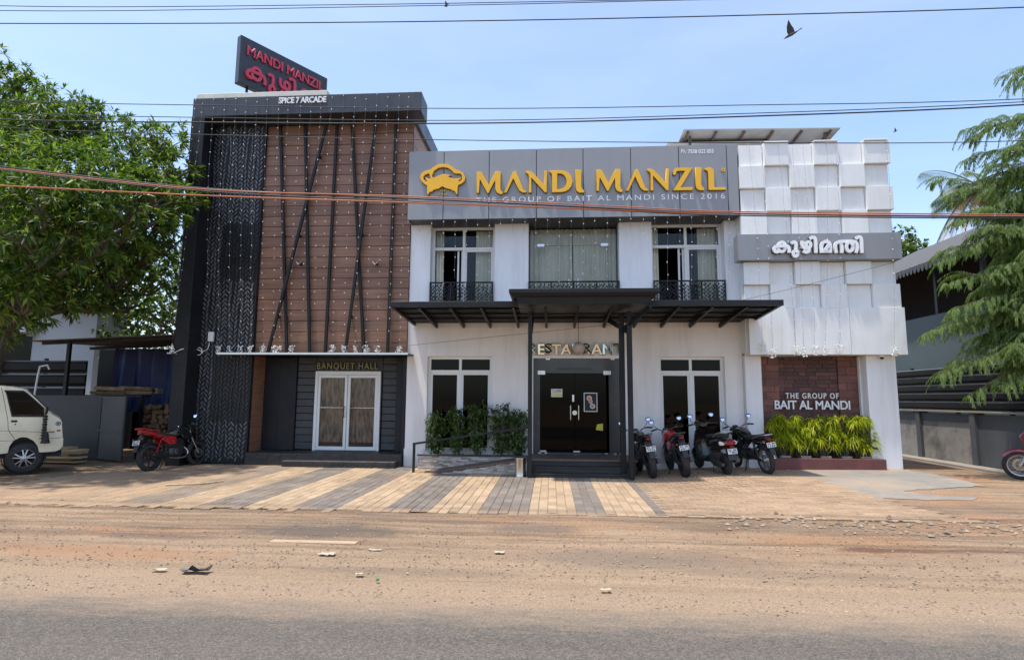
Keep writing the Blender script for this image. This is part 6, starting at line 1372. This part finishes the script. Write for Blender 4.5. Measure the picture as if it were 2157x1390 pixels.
for i, (xa, xb, yb) in enumerate(((1577, 1606, 730), (1602, 1628, 742), (1638, 1675, 736), (1668, 1692, 740), (1690, 1717, 736), (1741, 1738, 736), (1760, 1768, 733), (1866, 1884, 738))):
    a = P(xa, 300, 12.99); a.z = 7.57; b = P(xb, yb, 12.93); string(a, b, ORD[i]+' bulb string from the left draped down the chequered wing', 'bulb strings on the wing', .26, True, -.10)

# ================================================================== OVERHEAD CABLES AND POLES
cab = [('thin black overhead line topmost in the sky', CAB_K, [(0, 13), (700, 11), (1490, -2), (2157, -12)], .006, 7.9), ('thin black overhead line just below the topmost', CAB_K, [(0, 23), (940, 12), (1490, 0), (2157, -8)], .006, 8.0),
       ('black overhead line crossing the upper sky above the roof sign', CAB_K, [(0, 50), (560, 49), (1100, 43), (1650, 31), (2157, 16)], .008, 7.6), ('thin overhead wire passing over the tower cornice', CAB_K, [(0, 212), (430, 222), (1000, 229), (1560, 222), (2157, 209)], .006, 7.8),
       ('upper of two close black cables over the grey fascia', CAB_K, [(0, 238), (430, 248), (1000, 254), (1560, 240), (2157, 215)], .006, 7.7), ('thick black cable crossing the tower and sky above the fascia', CAB_K, [(0, 252), (430, 258), (1000, 260), (1560, 246), (2157, 221)], .010, 7.75),
       ('thin wire just above the top edge of the fascia', CAB_K, [(0, 268), (430, 284), (1000, 296), (1560, 301), (2157, 297)], .006, 7.9), ('upper black cable running with the orange ones', CAB_K, [(0, 351), (430, 397), (860, 418), (1300, 440), (1545, 450), (2157, 457)], .010, 7.45),
       ('lower black cable running with the orange ones', CAB_K, [(0, 358), (430, 403), (860, 424), (1300, 444), (1545, 454), (2157, 460)], .008, 7.5), ('upper orange cable crossing the whole frontage', CAB_O, [(0, 355), (430, 399), (860, 414), (1300, 435), (1545, 446), (2157, 452)], .008, 7.4), ('lower orange cable crossing the whole frontage', CAB_O, [(0, 391), (430, 412), (860, 427), (1300, 443), (1545, 450), (2157, 456)], .010, 7.45)]
for lb_, mt, pts, r, Y in cab:
    w = [P(x, y, Y) for x, y in pts]; d0 = (w[0]-w[1]); d0 /= abs(d0.x); d1 = (w[-1]-w[-2]); d1 /= abs(d1.x)
    a = w[0]+d0*(w[0].x+12.9)+Vector((0, 0, .12)); b = w[-1]+d1*(12.1-w[-1].x)+Vector((0, 0, .15)); a.y = 7.7; b.y = 7.7
    o = MB().tube(spline([a]+w+[b], 6), r, 6).build('overhead_cable', mt, None, smooth=True, at=a); setp(o, lb_, 'cable', 'overhead cables along the road')
for i, (x, lb_) in enumerate(((-12.95, 'concrete utility pole carrying the cables beyond the left'), (12.15, 'concrete utility pole carrying the cables beyond the right'))):
    t = thing('utility_pole', lb_, 'pole', (x, 7.7, 0), 'utility poles along the road'); MB().loft([[(x+sx2*s, 7.7+sy2*s, z) for sx2, sy2 in ((-1, -1), (1, -1), (1, 1), (-1, 1))] for z, s in ((-.2, .14), (8.4, .09))]).build('shaft', CONC, t, bevel=.01)
    box('cross_arm', ENGINE, t, x-.05, x+.05, 7.2, 8.3, 6.6, 6.7)
for lb_, pts in (('thin service wire slanting across the white wall to the canopy', [(858, 728, 13.3), (1110, 702, 12.9), (1300, 682, 12.6), (1500, 655, 11.4)]), ('thin service wire slanting from canopy up to the wing corner', [(1530, 640, 12.2), (1700, 600, 12.6), (1886, 552, 12.88)])):
    w = [P(*p) for p in pts]; o = MB().tube(spline(w, 6), .004, 5).build('service_wire', CAB_K, None, smooth=True, at=w[0]); setp(o, lb_, 'wire')
# ================================================================== SMALL FIXTURES
for px, lb_ in ((632, 'small dark floodlight on the wood cladding near the crossing bars'), (792, 'small dark floodlight on the right part of the wood cladding')):
    c = P(px, 556, 13.42); t = thing('floodlight', lb_, 'floodlight', c, 'floodlights on the wood cladding'); MB().prism([(c.x-.09, c.y-.06, c.z+.05), (c.x, c.y-.10, c.z-.05), (c.x+.09, c.y-.06, c.z+.05), (c.x+.07, c.y-.05, c.z+.07), (c.x, c.y-.08, c.z-.01), (c.x-.07, c.y-.05, c.z+.07)], (0, .05, 0)).build('lamp_head', ENGINE, t); box('bracket', BLACK, t, c.x-.02, c.x+.02, c.y-.04, 13.51, c.z-.02, c.z+.03)
a = P(443, 709, 13.30); t = thing('router_box', 'small white box with coiled cable on the black leaf screen', 'wall box', a); box('case', FRAME_W, t, a.x-.065, a.x+.065, 13.29, 13.375, a.z-.12, a.z+.12, .015)
c = P(418, 740, 13.30); w = [P(441, 722, 13.30), P(437, 735, 13.30), P(425, 741, 13.30)]+[Vector((c.x+.09*math.cos(q), 13.30, c.z+.09*math.sin(q))) for q in [i*.5 for i in range(26)]]+[P(405, 733, 13.2), P(385, 735, 12.88), P(364, 744, 12.86)]
MB().tube(spline(w, 4), .009, 6).build('cable', FRAME_W, t, smooth=True)
c = P(1858, 757, 13.15); t = thing('dome_camera', 'small dark dome camera under the wing soffit', 'camera', c); MB().lathe([(.05, .05), (.05, .02), (.045, 0)], (c.x, 13.15, 2.565), n=20).build('base', FRAME_W, t, smooth=True); MB().ball((c.x, 13.15, 2.555), .042, 16, 10).build('dome', PLASTIC, t, smooth=True)
c = P(1835, 941, 13.18); t = thing('wall_tap', 'black hose fitting sticking out of the right white pillar', 'tap', c); MB().tube([(c.x-.02, 13.26, c.z+.02), (c.x-.03, 13.14, c.z+.02), (c.x+.03, 13.10, c.z-.02), (c.x+.09, 13.10, c.z-.03)], [.02, .025, .028, .02], 10).build('body', PLASTIC, t, smooth=True)
# ================================================================== BIRDS
BIRD = mat('dark_plumage', (.035, .028, .025), .8, var=.3, vs=12)
def bird(label, px, py, Y, span, heading=0):
    c = P(px, py, Y); t = thing('bird', label, 'bird', c, 'birds in the sky'); s = span
    ax = Vector((-.80, 0, -.42)).normalized(); up = Vector((-.10, .25, 1)).normalized(); 
    q = lambda a, b, d=0: c+ax*a*s+up*b*s+Vector((0, d*s, 0))
    MB().tube([q(.30, -.03), q(.26, -.01), q(.18, 0), (q(0, 0)), q(-.15, .005), q(-.24, .01)], [.008*s, .022*s, .04*s, .05*s, .03*s, .012*s], 8).build('body', BIRD, t, smooth=True)
    MB().prism([q(-.20, 0), q(-.42, .02), q(-.38, .05), q(-.46, .08), q(-.2, .025)], (0, .012*s, 0)).build('tail', BIRD, t)
    wing = [(.12, 0), (.17, .16), (.16, .34), (.10, .50), (.06, .56), (.03, .46), (-.02, .32), (-.09, .18), (-.12, .03)]
    MB().prism([q(a, b, -b*.35) for a, b in wing], (0, .010*s, 0)).build('wing', BIRD, t); MB().prism([q(a*1.0, b*.45, b*.9) for a, b in wing], (0, .010*s, 0)).build('wing', BIRD, t)
bird('large dark kite with raised wing in the upper right sky', 1668, 73, 22, 1.15); bird('tiny bird beside the topmost cables', 941, 12, 40, .75); bird('tiny distant bird right of the sheet roof', 1887, 277, 60, .8)
# ================================================================== LITTER
PAPER = mat('pale_paper', (.46, .39, .29), .8, var=.15)
def scrap(name, label, px, py, w, d, mt, cat_, curl=.02):
    g_ = G(px, py); g_.z += hnoise(g_.x, g_.y)+.006; V = []; k = 5
    for i in range(k):
        for j in range(k):
            u, v = i/(k-1)-.5, j/(k-1)-.5; V.append((g_.x+u*w+random.gauss(0, w*.05), g_.y+v*d+random.gauss(0, d*.05), g_.z+abs(random.gauss(0, curl))+curl*abs(u)*1.5))
    o = raw(name, V, [(i*k+j, i*k+j+1, (i+1)*k+j+1, (i+1)*k+j) for i in range(k-1) for j in range(k-1)], mt, at=g_); md = o.modifiers.new('thick', 'SOLIDIFY'); md.thickness = .003; setp(o, label, cat_)
scrap('rubber_scrap', 'curled black rubber scrap lying by the road edge', 412, 1203, .26, .09, PLASTIC, 'litter', .018)
for lb_, x, y, w, d in (('largest pale torn paper scrap in front of the tan kerb strip', 690, 1168, .17, .08), ('pale paper scrap right of the largest torn one', 790, 1158, .14, .04), ('pale scrap below the middle pavers on the verge', 1052, 1163, .10, .06), ('white flat scrap near the road edge at centre', 1276, 1244, .09, .05), ('small pale scrap beside the green cap', 757, 1212, .07, .05), ('thin pale scrap left of the black rubber scrap', 335, 1200, .12, .05)): scrap('paper_scrap', lb_, x, y, w, d, PAPER, 'litter', .006)
g = G(795, 1224); o = MB().lathe([(.015, 0), (.016, .012), (.012, .016)], (g.x, g.y, hnoise(g.x, g.y)), n=14).build('bottle_cap', mat('green_cap', (.01, .25, .08), .4), None, at=(g.x, g.y, 0)); setp(o, 'tiny green bottle cap on the sandy road edge', 'bottle cap')
g0, g1 = G(572, 1139), G(750, 1145); o = MB().box(g0.x, g1.x, g0.y-.05, g0.y+.05, -.03, .010).build('kerb_strip', mat('tan_kerb', (.40, .29, .19), .85, var=.15), None, bevel=.006, at=(g0.x, g0.y, 0)); setp(o, 'tan concrete kerb strip sunk in the verge', 'kerb')
w = [G(*q)+Vector((0, 0, .03)) for q in ((348, 1025), (420, 1022), (440, 1020), (470, 1016))]; o = MB().tube(w, .015, 6).build('fallen_stick', TIMBER, None, at=w[0]); setp(o, 'thin fallen stick lying on the grey pavers at left', 'stick')
for i, (px, py, s) in enumerate(((35, 1063, .05), (130, 1055, .035), (18, 1060, .04), (1995, 1123, .06), (560, 1232, .02))):
    g = G(px, py); v, f = stone_geo(s); o = raw('loose_stone', [(g.x+p[0], g.y+p[1], g.z+max(0, p[2]+s*.3)) for p in v], f, ST2 if i == 3 else ST1, at=g); setp(o, ('broken stone at the far left edge of the paving', 'small stone on the sandy left paving', 'stone beside the left frame edge on sand', 'pale lump of rubble on the right verge', 'tiny dark stone near the road edge')[i], 'stone')
